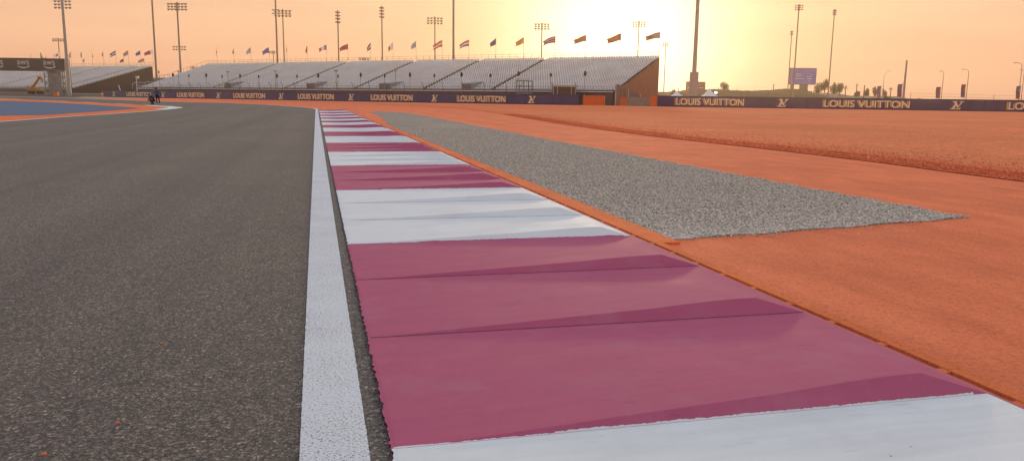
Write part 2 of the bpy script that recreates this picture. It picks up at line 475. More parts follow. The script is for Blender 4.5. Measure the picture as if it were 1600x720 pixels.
kerb = struct(mb.build('kerb', [M_MAROON, M_WHITE, plain('maroon_joint', (.24, .05, .085), .8, .3, 20), plain('white_joint', (.50, .51, .53), .8, .3, 20)], smooth=True))
# paint that ran over the stripe boundaries and the ragged painted edge next to the track
mb = MB()
for i in range(1, 8):
    mi = 1 if i % 2 == 0 else 0
    s = S_[i]; nxt = s
    white_front = i % 2 == 1                       # the nearer stripe is white
    n = 420
    for k in range(n):
        w0 = KL + (2.19 - KL) * k / n; w1 = KL + (2.19 - KL) * (k + 1) / n
        e0 = .004 + .0025 * noise.noise((w0 * 31, s, 1)) + .0025 * noise.noise((w0 * 83, s, 4)) + .004 * max(0, noise.noise((w0 * 7, s, 7)))
        e1 = .004 + .0025 * noise.noise((w1 * 31, s, 1)) + .0025 * noise.noise((w1 * 83, s, 4)) + .004 * max(0, noise.noise((w1 * 7, s, 7)))
        r0, r1 = kh(w0) / HM, kh(w1) / HM
        sl = HM / FD
        mb.quad([(w0, s + .0004, K0 + .0008), (w1, s + .0004, K0 + .0008),
                 (w1, s + e1, K0 + .003 + (e1 * sl if r1 > .25 else 0)), (w0, s + e0, K0 + .003 + (e0 * sl if r0 > .25 else 0))], 1 if white_front else 0)
for i in range(0, 6):
    a, b = max(S_[i], .8), S_[i + 1]; n = int((b - a) / .012); mi = 1 if i % 2 == 0 else 0
    for k in range(n):
        s0, s1 = a + (b - a) * k / n, a + (b - a) * (k + 1) / n
        f = lambda s: .006 + .007 * max(-.35, noise.noise((s * 23, 3.3, 0))) + .008 * noise.noise((s * 71, 8.3, 0))
        mb.quad([(KL - f(s0), s0, K0 + .001), (KL + .004, s0, K0 + .0022), (KL + .004, s1, K0 + .0022), (KL - f(s1), s1, K0 + .001)], mi)
struct(mb.build('kerb_paint_edge', [M_MAROON, M_WHITE]))
# crumbled asphalt lip along the kerb
def in_lip(N):
    y = 1.2 + 14 * rng.random(N) ** 1.6
    x = .182 - np.abs(rng.normal(0, .007, N))
    return np.stack([x, y, np.zeros(N)], 1)
M_CRUMB = stone_mat('dark_crumb', [(0, (.09, .07, .07)), (.6, (.17, .12, .12)), (1, (.32, .12, .16))], .2)
lip = scatter('asphalt_crumbs', 3000, in_lip, .0015, .0045, M_CRUMB, .004, .9)
tag(lip, 'dark crumbled asphalt along the left edge of the kerb', 'asphalt crumbs')

# slotted drain edging between kerb and run-off
mb = MB()
s = -1.0; sp = .335
while s < 62:
    l0, l1 = s + .022, s + sp - .022
    out = 2.365 if s < 5.0 else 2.50
    zt = .012
    mb.frame_box((2.247, s, -.05), (.024, 0, 0), (0, sp, 0), (0, 0, .05 + zt * .8), 2)
    mb.frame_box((2.300, s, -.05), (out - 2.300, 0, 0), (0, sp - .004, 0), (0, 0, .05 + zt), 0)
    mb.frame_box((2.2715, l1, -.05), (.028, 0, 0), (0, .044, 0), (0, 0, .05 + zt - .003), 0)
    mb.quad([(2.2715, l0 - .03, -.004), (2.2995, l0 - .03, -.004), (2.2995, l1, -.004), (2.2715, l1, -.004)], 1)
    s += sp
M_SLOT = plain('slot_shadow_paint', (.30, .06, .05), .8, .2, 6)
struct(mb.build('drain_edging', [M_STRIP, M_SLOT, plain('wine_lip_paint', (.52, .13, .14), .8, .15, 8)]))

# stray orange flecks lying on the asphalt
for i, (px, py, r) in enumerate([(252, 537, .006), (69, 710, .007), (183, 661, .006), (291, 571, .0035), (389, 618, .004)]):
    p = G(px, py); mb = MB()
    mb.v = [(r * 1.3, 0, 0), (0, r, 0), (-r, .2 * r, 0), (-.2 * r, -r, 0), (0, 0, r * 1.1), (.4 * r, .5 * r, r * .7)]
    mb.f = [(0, 1, 5), (1, 2, 4), (2, 3, 4), (3, 0, 4), (0, 5, 4), (5, 1, 4)]; mb.mi = [0] * 6
    o = mb.build('orange_fleck', M_ORNG, None, (p.x, p.y, .002))
    tag(o, ['orange chip on the asphalt, farthest of the five', 'orange chip on the asphalt at the bottom left corner of the photo', 'orange chip on the asphalt, second nearest, lower left',
            'tiny orange chip on the asphalt, second farthest of the five', 'tiny orange chip on the asphalt nearest the white line'][i], 'paint chip', 'orange chips lying on the asphalt')

# inner island at the left: orange border, blue run-off, white lines
low = spline([V2(-13.0, 8), V2(-11.2, 22), V2(-10.62, 30.6), V2(-10.50, 37.3), V2(-10.0, 46), V2(-9.85, 55), V2(-10.1, 63)], 6)
tip = spline([V2(-10.1, 63), V2(-10.35, 66.5), V2(-11.0, 69.5), V2(-12.1, 72.5)], 6)
top = spline([V2(-12.1, 72.5), V2(-14.6, 78.5), V2(-18, 85), V2(-23.7, 96), V2(-31, 111), V2(-43.8, 134.5), V2(-62, 168)], 6)
isl = low + tip[1:] + top[1:]
sheet('island_border', [(p.x, p.y) for p in isl] + [(-140, 168), (-140, 8)], .006, M_STRIP)
ribbon('island_line', low + tip[1:3], .06, -.06 - .12, .010, M_LINE)
ribbon('island_line', top, .0, -.5, .010, M_LINE, 3)
kp = [p for p in isl if p.y > 58 and p.y < 80 and p.x > -15]
ribbon('island_kerb', kp, .9, -.15, .014, M_WHITE)
blue = [G(0, 157.6, .01), G(60, 159.4, .01), G(120, 162.5, .01), G(180, 166.2, .01), G(222, 169.2, .01), G(180, 172.6, .01), G(70, 180, .01), G(0, 181, .01)]
blue = [V2(p.x, p.y) for p in blue]
sheet('blue_runoff', [(p.x, p.y) for p in blue] + [(-60, 30), (-140, 30), (-140, 170)], .012, M_BLUE)

# ------------------------------------------------------------------ letters
def text_polys(body):
    cu = bpy.data.curves.new('lettering_outline', 'FONT'); cu.body = body; cu.resolution_u = 3
    cu.offset = .012 if len(body) > 4 else .0
    o = bpy.data.objects.new('lettering_outline', cu); COL.objects.link(o)
    dg = bpy.context.evaluated_depsgraph_get(); dg.update()
    me = bpy.data.meshes.new_from_object(o.evaluated_get(dg))
    V = [tuple(v.co[:2]) for v in me.vertices]; Fs = [tuple(p.vertices) for p in me.polygons]
    bpy.data.objects.remove(o); bpy.data.meshes.remove(me); bpy.data.curves.remove(cu)
    x0, x1 = min(v[0] for v in V), max(v[0] for v in V); y0, y1 = min(v[1] for v in V), max(v[1] for v in V)
    return [((x - x0) / (x1 - x0), (y - y0) / (y1 - y0)) for x, y in V], Fs
TXT = text_polys('LOUIS VUITTON')
AWS = text_polys('aws')
def lv_polys():                                    # interlaced slanted L and wide V, in a unit box
    V, Fs = [], []
    def poly(pts):
        n = len(V); V.extend(pts); Fs.append(tuple(range(n, n + len(pts))))
    def sl(x, y): return (x + .22 * y, y)          # slant
    poly([(.06, .08), (.27, .08), (.42, .50), (.30, .62)])                          # slanted stem of the L
    poly([(-.08, 0), (.82, 0), (.86, .10), (-.05, .10)])                            # its foot
    poly([(.76, .10), (.86, .10), (.92, .26), (.87, .26)])
    poly([(.18, .93), (.43, .93), (.70, .30), (.60, .16)])                          # thick stroke of the V
    poly([(.60, .16), (.70, .30), (1.04, .93), (.93, .93)])                         # thin stroke
    poly([(.08, .93), (.54, .93), (.54, 1.0), (.08, 1.0)])
    poly([(.80, .93), (1.18, .93), (1.18, 1.0), (.80, 1.0)])
    return V, Fs
LV = lv_polys()

class Path:
    def __init__(s, pts):
        s.p = pts; s.L = [0]
        for a, b in zip(pts, pts[1:]): s.L.append(s.L[-1] + (b - a).length)
    def at(s, d):
        d = min(max(d, 0), s.L[-1])
        i = max(0, min(len(s.p) - 2, int(np.searchsorted(s.L, d)) - 1))
        t = (d - s.L[i]) / (s.L[i + 1] - s.L[i]); a, b = s.p[i], s.p[i + 1]
        tan = (b - a).normalized()
        return a.lerp(b, t), tan, Vector((tan.y, -tan.x, 0))   # point, tangent, normal to the right of travel
    def s_of(s, px):                                # arc length at which the path crosses that bearing
        best = None; r = ray(px, hor(px)); az = math.atan2(r.x, r.y)
        lo = None
        for i in range(len(s.p) - 1):
            a0 = math.atan2(s.p[i].x, s.p[i].y) - az; a1 = math.atan2(s.p[i + 1].x, s.p[i + 1].y) - az
            if a0 <= 0 <= a1 or a1 <= 0 <= a0:
                return s.L[i] + (s.L[i + 1] - s.L[i]) * (abs(a0) / (abs(a0) + abs(a1) + 1e-12))
        return 0 if abs(math.atan2(s.p[0].x, s.p[0].y) - az) < abs(math.atan2(s.p[-1].x, s.p[-1].y) - az) else s.L[-1]
def on_path(path, polys, s0, length, z0, h, off, name, m, parent, thick=.02):
    mb = MB(); V, Fs = polys
    for f in Fs:
        front = []
        for i in f:
            p, t, n = path.at(s0 + V[i][0] * length)
            front.append(p + n * off + Vector((0, 0, z0 + V[i][1] * h)))
        mb.quad(front)
    return mb.build(name, m, parent)

# ------------------------------------------------------------------ advertising barriers
def barrier(name, pts, H, m, label, items, thick=.5):
    path = Path(spline([D(px, d) for px, d in pts], 10))
    root = empty(name, path.p[0], label, 'barrier', 'long purple advertising barriers round the run-off')
    inv = Matrix.Translation(-path.p[0])
    mb = MB(); n = len(path.p)
    for i in range(n - 1):
        a, ta, na = path.at(path.L[i]); b, tb, nb = path.at(path.L[i + 1] - 1e-4)
        A, B = path.p[i], path.p[i + 1]
        na = (path.p[min(i + 1, n - 1)] - path.p[max(i - 1, 0)]).normalized(); na = Vector((na.y, -na.x, 0))
        nb = (path.p[min(i + 2, n - 1)] - path.p[i]).normalized(); nb = Vector((nb.y, -nb.x, 0))
        up = Vector((0, 0, H))
        mb.quad([A, B, B + up, A + up]); mb.quad([A + up, B + up, B + up - nb * thick, A + up - na * thick])
        mb.quad([B - nb * thick, A - na * thick, A - na * thick + up, B - nb * thick + up])
    for i, sg in ((0, 1), (n - 1, -1)):
        A = path.p[i]; na = path.at(path.L[i])[2]; up = Vector((0, 0, H))
        mb.quad([A, A + up, A - na * thick + up, A - na * thick])
    o = mb.build('banner', m, root); o.matrix_parent_inverse = inv
    sj = 4.0
    while sj < path.L[-1]:
        jt = MB(); p, t, nn = path.at(sj); jt.frame_box(p + nn * .004 + Vector((0, 0, .02)), t * .07, nn * .008, (0, 0, H - .05)); sj += 6.1
        o = jt.build('panel_joint', M_AWS, root); o.matrix_parent_inverse = inv
    # thin dark cap rail
    cap = MB(); cap.tube([p + Vector((0, 0, H + .04)) - path.at(l)[2] * .2 for p, l in zip(path.p, path.L)], .06, 6)
    o = cap.build('cap_rail', M_BLACK, root); o.matrix_parent_inverse = inv
    for kind, a, b in items:
        sa, sb = path.s_of(a), path.s_of(b)
        if b > 1600: sb = sa + text_len[0]
        if kind == 't':
            text_len[0] = sb - sa
            for off, sh, mm, nm in ((.02, -.32, M_GOLD, 'letter_shadow'), (.05, 0, M_CREAM, 'lettering')):
                o = on_path(path, TXT, sa + sh + .1, sb - sa - .1, H * .18, H * .66, off, nm, mm, root); o.matrix_parent_inverse = inv
        else:
            for off, sh, mm, nm in ((.02, -.15, M_GOLD, 'monogram_shadow'), (.05, 0, M_CREAM, 'monogram')):
                o = on_path(path, LV, sa + sh, (sb - sa) * .9, H * .14, H * .72, off, nm, mm, root); o.matrix_parent_inverse = inv
    return root, path
text_len = [12]
BH = 2.02
bL, pathL = barrier('advertising_barrier', [(160, 268), (200, 256), (250, 242), (300, 232), (350, 221), (450, 201), (550, 188), (650, 178.5), (750, 171.5), (850, 166), (904, 163)], BH, M_NAVY,
    'long curved purple barrier with gold lettering below the grandstand',
    [('m', 176, 181), ('t', 198, 236), ('m', 252.5, 258), ('t', 277, 319), ('m', 338.5, 345.5), ('t', 365, 414.5), ('m', 436, 443.5), ('t', 466, 522), ('m', 545, 553.5), ('t', 580, 645),
     ('m', 675, 684), ('t', 715, 790), ('m', 826, 837)])
bR, pathR = barrier('advertising_barrier', [(1027, 156.5), (1140, 154), (1250, 152.5), (1350, 150), (1450, 147), (1600, 142), (1760, 135)], BH, M_NAVYR,
    'purple barrier with gold lettering right of the grandstand, running out of the photo', [('t', 1056, 1162.5), ('m', 1216, 1231), ('t', 1287, 1421.5), ('m', 1487, 1505), ('t', 1575, 1700)])

# orange block, striped tyre wall and gate between the two barriers
def block(name, a, b, d0, d1, H, parts, label, cat, group=None, thick=.9):
    A, B = D(a, d0), D(b, d1); t = (B - A); n = Vector((t.y, -t.x, 0)).normalized()
    root = empty(name, A, label, cat, group)
    for nm, u0, u1, z0, z1, m, pr in parts:
        mb = MB(); mb.frame_box(A + t * u0 + n * pr - A + Vector((0, 0, z0)), t * (u1 - u0), -n * (thick + pr), (0, 0, z1 - z0))
        mb.build(nm, m, root)
    return root
block('safety_block', 911, 944.5, 162.5, 161.5, 1.9, [('body', 0, 1, 0, 1.98, M_ORNG, 0)] + [('strap', 0, 1, z, z + .06, plain('dark_orange_strap', (.45, .09, .03)), .02) for z in (.35, .8, 1.25, 1.65)],
      'solid orange safety block at the right end of the purple barrier', 'safety block')
block('tyre_wall', 968, 1026, 160, 157, 1.65,
      [('orange_panel', 0, .2, 0, 1.72, M_ORNG, 0), ('orange_panel', .82, 1, 0, 1.98, M_ORNG, .02), ('body', .2, .82, 0, 1.74, plain('tyre_wall_grey', (.36, .32, .27)), 0)] +
      [('strap', 0, .82, z, z + .10, plain('tyre_strap', (.22, .17, .13)), .02) for z in (.3, .7, 1.1, 1.5)],
      'grey and orange banded tyre wall in the barrier opening', 'tyre wall')

# low concrete wall at the far left and the apron in front of it
sheet('far_apron', [(p.x, p.y) for p in ap], .005, M_ASPH)
A, B = D(-40, 262), D(158, 270)
t = B - A; root = empty('pit_wall', A, 'low grey concrete wall in front of the left grandstand', 'wall')
mb = MB(); mb.frame_box((0, 0, 0), t, Vector((-t.y, t.x, 0)).normalized() * .5, (0, 0, 1.0)); mb.build('wall', M_CONC, root)
mb = MB(); mb.frame_box(Vector((0, 0, 1.0)) - Vector((-t.y, t.x, 0)).normalized() * .05, t, Vector((-t.y, t.x, 0)).normalized() * .6, (0, 0, .12)); mb.build('coping', M_WHT, root)

# ------------------------------------------------------------------ grandstands
def seat_geo():
    mb = MB()
    mb.frame_box((-.235, -.42, .40), (.47, 0, 0), (0, .42, 0), (0, 0, .05))
    mb.frame_box((-.235, -.04, .42), (.47, 0, 0), (0, .06, 0), (0, .09, .48))
    return np.array(mb.v), np.array(mb.f)
SV, SF = seat_geo()
def grandstand(label, FR, RR, RL, FL, zf, zr, rows, aisles, walk, seat_m, wall_m, left_wall_m, blocks, z_front_l=None, warm_to=0.0, rail_u=(0, 1)):
    root = empty('grandstand', FR, label, 'grandstand'); inv = Matrix.Translation(-FR)
    def P(u, t, z): q = FR.lerp(FL, u).lerp(RR.lerp(RL, u), t); return Vector((q.x, q.y, z))
    def Z(t): return zf + (zr - zf) * t
    fl = (FL - FR).length
    along = (FL - FR).normalized(); back = Vector((along.y, -along.x, 0))
    if back.dot(RR - FR) < 0: back = -back
    def add(mb, nm, m): o = mb.build(nm, m, root); o.matrix_parent_inverse = inv; return o
    deck = MB(); stairs = [MB() for _ in aisles]
    for r in range(rows):
        t0, t1 = r / rows, (r + 1) / rows; z = Z(t0)
        deck.quad([P(1, t0, z), P(0, t0, z), P(0, t1, z), P(1, t1, z)])
        zn = Z(t1) if r < rows - 1 else z
        deck.quad([P(1, t1, z), P(0, t1, z), P(0, t1, zn), P(1, t1, zn)])
        for ua, stair in zip(aisles, stairs):
            w = .42 / fl
            stair.quad([P(ua + w, t0, z + .02), P(ua - w, t0, z + .02), P(ua - w, (t0 + t1) / 2, z + .02), P(ua + w, (t0 + t1) / 2, z + .02)])
            stair.quad([P(ua + w, (t0 + t1) / 2, z + .02), P(ua - w, (t0 + t1) / 2, z + .02), P(ua - w, (t0 + t1) / 2, (z + zn) / 2), P(ua + w, (t0 + t1) / 2, (z + zn) / 2)])
            stair.quad([P(ua + w, (t0 + t1) / 2, (z + zn) / 2), P(ua - w, (t0 + t1) / 2, (z + zn) / 2), P(ua - w, t1 - .001, (z + zn) / 2), P(ua + w, t1 - .001, (z + zn) / 2)])
            stair.quad([P(ua + w, t1 - .001, (z + zn) / 2), P(ua - w, t1 - .001, (z + zn) / 2), P(ua - w, t1 - .001, zn), P(ua + w, t1 - .001, zn)])
    add(deck, 'seating_deck', M_DECK); [add(x, 'stairway', M_STEP) for x in stairs]
    # seats
    pos = []
    for r in range(rows):
        t = (r + .78) / rows; z = Z(r / rows)
        a, b = P(0, t, z), P(1, t, z); n = int((b - a).length / .62)
        for k in range(n):
            u = (k + .5) / n
            if any(abs(u - ua) < .62 / fl for ua in aisles): continue
            if any(b0 < u < b1 and r < br for b0, b1, br in blocks): continue
            p = a.lerp(b, u); pos.append((p.x, p.y, p.z))
    pos = np.array(pos); dist = np.hypot(pos[:, 0], pos[:, 1]); order = np.argsort(dist)
    ang = math.atan2(back.y, back.x) - math.pi / 2
    c, s = math.cos(ang), math.sin(ang)
    RV = np.stack([SV[:, 0] * c - SV[:, 1] * s, SV[:, 0] * s + SV[:, 1] * c, SV[:, 2]], 1)
    rest = pos[order[100:]]
    V = (RV[None] + rest[:, None]).reshape(-1, 3); Fq = (SF[None] + len(SV) * np.arange(len(rest))[:, None, None]).reshape(-1, 4)
    o = fast_mesh('seat', V, Fq, seat_m, root); o.matrix_parent_inverse = inv; o['kind'] = 'stuff'
    smb = MB(); smb.v = [tuple(v) for v in RV]; smb.f = [tuple(f) for f in SF]; smb.mi = [0] * len(SF)
    first = None
    for i in order[:100]:
        if first is None: first = o = smb.build('seat', seat_m, root)
        else: o = first.copy(); COL.objects.link(o); o.parent = root
        o.location = Vector(pos[i]) - FR
    # cladding
    ew = MB(); ew.quad([P(0, 0, 0), P(0, 1, 0), P(0, 1, zr - .1), P(0, 0, zf - .1)]); 
    for r in range(rows):
        t0, t1 = r / rows, (r + 1) / rows
        ew.quad([P(0, t0, Z(t0) - .45), P(0, t1, Z(t1) - .45), P(0, t1, Z(t0)), P(0, t0, Z(t0))])
    add(ew, 'end_wall', wall_m)
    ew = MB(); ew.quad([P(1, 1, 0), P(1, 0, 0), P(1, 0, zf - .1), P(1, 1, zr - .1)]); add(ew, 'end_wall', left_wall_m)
    bw = MB(); bw.quad([P(0, 1, 0), P(1, 1, 0), P(1, 1, zr), P(0, 1, zr)]); add(bw, 'back_wall', wall_m)
    fa = MB(); fa.quad([P(1, -.002, 0), P(0, -.002, 0), P(0, -.002, zf), P(1, -.002, zf)]); add(fa, 'front_fascia', M_FASCIA)
    # railings: rear, front, and up the far end
    def rail(pts, h, nm, m, rad, every, bars):
        mb = MB(); tot = [0]
        for a, b in zip(pts, pts[1:]): tot.append(tot[-1] + (b - a).length)
        pa = Path(pts)
        k = 0
        while k <= tot[-1]:
            p = pa.at(k)[0]; mb.tube([p, p + Vector((0, 0, h))], rad, 5); k += every
        for z in bars:
            mb.tube([p + Vector((0, 0, z)) for p in pts], rad * .8, 5)
        return add(mb, nm, m)
    rail([P(rail_u[0] + (rail_u[1] - rail_u[0]) * i / 10, 1.01, zr) for i in range(11)], 1.55, 'rear_railing', M_RAIL, .045, 2.2, (1.5, .9))
    rail([P(1.0, i / 10, Z(i / 10)) for i in range(11)], 1.6, 'end_railing', M_RAIL, .045, 1.9, (1.5,))
    rail([P(i / 10, -.012, zf) for i in range(11)], 1.1, 'front_railing', M_RAIL, .035, 2.4, (1.05, .55))
    ed = MB(); ed.tube([P(i / 10, -.015, zf + .02) for i in range(11)], .13, 6); add(ed, 'front_edge_beam', M_WHT)
    return root, P, Z, add
def xy(px, d): return D(px, d)
RR = W(1028, 150, 189); RR.z = 0
dirL = FH * .516 + RH * -.857
DEP = FH * .857 + RH * .516
FR = RR - DEP * 26
RL = RR + dirL * 163
FLn = RL - DEP * 26
RLn = RL
def par_of(px, A, B):                              # where the line A-B is seen at bearing px
    r = ray(px, hor(px)); n = Vector((r.y, -r.x, 0)); return -(A.dot(n)) / ((B - A).dot(n))
a_u = [par_of(px, FR, FLn) for px in (769, 660, 554, 444, 332)]
a_u = [u for u in a_u if 0 < u < 1]
ZF, ZR = 2.8, 11.2
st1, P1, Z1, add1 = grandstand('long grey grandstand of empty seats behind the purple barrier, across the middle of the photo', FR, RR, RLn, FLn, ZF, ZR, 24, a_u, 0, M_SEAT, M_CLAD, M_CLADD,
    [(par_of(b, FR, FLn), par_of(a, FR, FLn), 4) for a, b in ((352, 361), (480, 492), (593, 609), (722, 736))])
for a, b in ((352, 361), (480, 492), (593, 609), (722, 736)):
    u0, u1 = par_of(b, FR, FLn), par_of(a, FR, FLn)
    mb = MB(); mb.quad([P1(u1, -.004, ZF - .2), P1(u0, -.004, ZF - .2), P1(u0, -.004, ZF + 1.7), P1(u1, -.004, ZF + 1.7)])
    add1(mb, 'stair_opening', M_STEP)
    mb = MB(); w = u0 - (u1 - u0) * 1.0
    for uu in (u0, u1):
        mb.quad([P1(uu, 0, ZF), P1(uu, .17, ZF), P1(uu, .19, ZF + 2.3), P1(uu, 0, ZF + 1.7)])
    mb.quad([P1(u0, .0, ZF + 1.7), P1(u1, .0, ZF + 1.7), P1(u1, .19, ZF + 2.3), P1(u0, .19, ZF + 2.3)])
    add1(mb, 'stair_side', plain('stair_side_grey', (.30, .285, .27)))

RR2 = D(241, 300); FR2 = D(114, 276); RL2 = D(30, 338); FL2 = D(-95, 312)
a2 = [par_of(px, FR2, FL2) for px in (95, 40, -10)]
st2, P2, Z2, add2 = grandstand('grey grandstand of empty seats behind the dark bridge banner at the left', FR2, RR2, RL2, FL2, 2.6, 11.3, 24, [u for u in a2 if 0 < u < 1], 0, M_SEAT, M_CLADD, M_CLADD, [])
# small blue-grey stand in the gap
A, B = D(243, 330), D(292, 318)
root = empty('far_stand', A, 'small blue grey stand seen in the gap between the two grandstands', 'grandstand')
mb = MB(); t = B - A; n = Vector((t.y, -t.x, 0)).normalized()
for r in range(10):
    mb.frame_box(n * (9 - r) * .9 + Vector((0, 0, 0)), t, n * .9, (0, 0, 2.2 + r * .62))
mb.build('seating_deck', plain('blue_grey_deck', (.20, .22, .27)), root)
mb = MB(); mb.tube([Vector((0, 0, 9.0)) - n * .1, t + Vector((0, 0, 9.0)) - n * .1], .05, 5)
for k in range(13): mb.tube([t * k / 12 + Vector((0, 0, 7.7)) - n * .1, t * k / 12 + Vector((0, 0, 9.0)) - n * .1], .05, 5)
mb.build('rear_railing', M_RAIL, root)

ORD = ['first', 'second', 'third', 'fourth', 'fifth', 'sixth', 'seventh', 'eighth', 'ninth', 'tenth', 'eleventh', 'twelfth', 'thirteenth', 'fourteenth', 'fifteenth', 'sixteenth', 'seventeenth', 'eighteenth', 'nineteenth', 'twentieth', 'twenty-first', 'twenty-second', 'twenty-third', 'twenty-fourth', 'twenty-fifth']

# ------------------------------------------------------------------ flags
def cm(name, c):                                   # thin cloth: part of the light comes through from behind
    m = plain('flag_' + name, c, .8, .06, 1); nt = m.node_tree; b = nt.nodes['Principled BSDF']
    t = nd(nt, 'ShaderNodeBsdfTranslucent'); t.inputs['Color'].default_value = rgba(c); mx = nd(nt, 'ShaderNodeMixShader'); mx.inputs[0].default_value = .5
    nt.links.new(b.outputs[0], mx.inputs[1]); nt.links.new(t.outputs[0], mx.inputs[2]); nt.links.new(mx.outputs[0], nt.nodes['Material Output'].inputs['Surface'])
    return m
FC = {'red': cm('red', (.55, .08, .07)), 'white': cm('white', (.78, .74, .70)), 'blue': cm('blue', (.10, .13, .36)), 'navy': cm('navy', (.075, .07, .19)), 'green': cm('green', (.10, .28, .07)),
      'brown': cm('brown', (.38, .17, .08)), 'yellow': cm('yellow', (.60, .32, .07)), 'maroon': cm('maroon', (.36, .05, .08)), 'grey': cm('grey', (.30, .29, .31)), 'dark': cm('dark', (.06, .045, .045)),
      'orange': cm('orange', (.58, .20, .05)), 'pale': cm('pale', (.38, .40, .46))}
def flag(px, py, fw, fh, depth, zb, style, cols, label, group, lean=.75):
    p = W(px, py, depth); base = Vector((p.x, p.y, zb)); k = mpp(depth)
    root = empty('flag', base, label, 'flag', group)
    mb = MB(); top = p.z - zb; mb.tube([(0, 0, 0), (0, 0, top)], [.045, .035], 6); mb.build('pole', M_RAIL, root)
    wdt, hg = fw * k, fh * k * 1.12
    nx, nz = 10, 8; mb = MB(); mats = [FC[c] for c in cols]
    hoist = hg * .56
    yaw = math.acos(min(1, wdt / (hg * 1.25))) if wdt < hg * 1.25 else 0
    depthv = math.sin(yaw) * hg * .9
    ph = px * .7
    def q(i, j):
        u, v = i / nx, j / nz
        drop = (hg - hoist) * (u ** 1.3) * 1.0
        x = -wdt * u * (1 - .10 * math.sin(v * 3.1)); z = top - .05 - drop - hoist * v * (1 - .34 * u)
        y = depthv * u + .10 * hoist * math.sin(u * 6.5 + v * 1.8 + ph) * min(1, u * 2)
        return RH * x + FH * y + Vector((0, 0, z + .04 * hoist * math.sin(u * 7 + ph)))
    n = len(cols)
    for i in range(nx):
        for j in range(nz):
            if style == 'h': mi = min(n - 1, int((j + .5) / nz * n))
            elif style == 'v': mi = min(n - 1, int((i + .5) / nx * n))
            elif style == 'disc': mi = 1 if math.hypot((i + .5) / nx - .5, ((j + .5) / nz - .5) * .7) < .21 else 0
            elif style == 'canton': mi = 1 if (i < 4 and j < 4) else 0
            else: mi = 0
            mb.quad([q(i, j), q(i, j + 1), q(i + 1, j + 1), q(i + 1, j)], mi)
    mb.build('cloth', mats, root, smooth=True)
fl1 = [(338.5, 74, 6, 14, 'v', ['green', 'white', 'dark'], 'narrow green, white and dark'), (365, 75, 6, 12, 's', ['dark'], 'narrow dark'), (391.5, 74, 11, 13, 's', ['pale'], 'pale blue grey'),
       (420, 74, 13.5, 13, 's', ['blue'], 'plain blue'), (448, 72, 4.5, 13, 's', ['green'], 'very narrow green'), (480, 71, 7, 15, 's', ['red'], 'narrow reddish'),
       (510, 70, 14, 12, 'v', ['blue', 'white', 'red'], 'red, white and dark vertical striped'), (543.5, 68.5, 15, 13, 's', ['maroon'], 'dark red'), (579, 67, 8.5, 15, 'h', ['dark', 'white', 'dark'], 'dark and white'),
       (614, 66, 10, 16, 'v', ['white', 'white', 'maroon'], 'white flag with dark red'), (650, 64, 10, 15, 's', ['pale'], 'pale whitish'), (691, 63, 16, 16, 'h', ['red', 'white', 'red'], 'red and white striped'),
       (733, 62, 16, 15, 'h', ['red', 'white', 'blue'], 'red, white and blue striped'), (775, 60, 10, 15, 's', ['navy'], 'dark navy'), (818.5, 58.5, 13, 15, 's', ['yellow'], 'dark yellow'),
       (868, 56, 19, 16, 'h', ['maroon', 'pale', 'navy', 'pale', 'maroon'], 'multi striped purple'), (916, 55, 19, 15, 's', ['brown'], 'brown triangular hanging'), (970.5, 52.5, 21, 17, 's', ['brown'], 'broad brown'),
       (1031.5, 50, 23, 15, 'v', ['grey', 'brown'], 'grey and brown')]
N = len(fl1)
for i, (px, py, fw, fh, sty, cols, lab) in enumerate(fl1):
    u = par_of(px, RR, RL); q = RR.lerp(RL, u) + Vector((0, 0, 0)); d = q.dot(FH) + .6
    w = lab if 'flag' in lab else lab + ' flag'
    flag(px, py, fw, fh, d, ZR - .3, sty, cols, '%s, %s from right above the long grandstand' % (w, ORD[N - 1 - i]), 'national flags above the long grandstand')
fl2 = [(47.5, 84.5, 7, 12, 's', ['navy'], 'dark flag rising behind the bridge banner, left'), (62.5, 82, 4, 14, 's', ['green'], 'narrow green flag rising behind the bridge banner'),
       (71.5, 86, 7, 11, 's', ['brown'], 'small brownish flag just above the bridge banner'), (93.5, 81, 14, 11, 'disc', ['white', 'red'], 'white flag with red disc above the bridge banner'),
       (110.5, 81.5, 10, 12, 'h', ['red', 'white', 'red'], 'red and white flag just right of the tall left mast'), (127.5, 81, 9, 13, 'h', ['navy', 'white', 'red'], 'navy, white and red flag above left grandstand'),
       (143.5, 80, 5, 11, 'canton', ['navy', 'white'], 'narrow navy and white flag above left grandstand'), (161, 80, 8, 12, 's', ['orange'], 'orange flag above left grandstand'),
       (180.5, 79.5, 13, 11, 'h', ['navy', 'white', 'navy'], 'navy flag with white band above left grandstand'), (200, 79, 12, 11, 'h', ['brown', 'grey'], 'brown and grey slanting flag above left grandstand'),
       (219, 79, 11, 10, 's', ['blue'], 'plain blue flag above left grandstand near its right end'), (238.5, 77.5, 15, 11, 'v', ['white', 'maroon', 'maroon'], 'maroon flag with white edge at right end of left grandstand')]
for i, (px, py, fw, fh, sty, cols, lab) in enumerate(fl2):
    u = par_of(px, RR2, RL2); q = RR2.lerp(RL2, min(1, max(0, u))); d = q.dot(FH) + .6
    flag(px, py, fw, fh, d, 11.0, sty, cols, lab, 'national flags above the left grandstand')
for px, py, fw, fh, cols, lab in [(131.5, 91, 6, 8, ['navy'], 'small dark flag low behind the left grandstand, leftmost of four'), (162.5, 91, 4, 8, ['pale'], 'small pale flag low behind the left grandstand, second of four'),
                                   (193, 91.5, 9, 8, ['navy', 'navy'], 'small navy flag low behind the left grandstand, third of four'), (225, 91.5, 11, 8, ['red', 'grey'], 'small red and grey flag low behind the left grandstand, rightmost of four')]:
    flag(px, py, fw, fh, 380, 6.0, 'h' if len(cols) > 1 else 's', cols, lab, 'small flags behind the left grandstand')

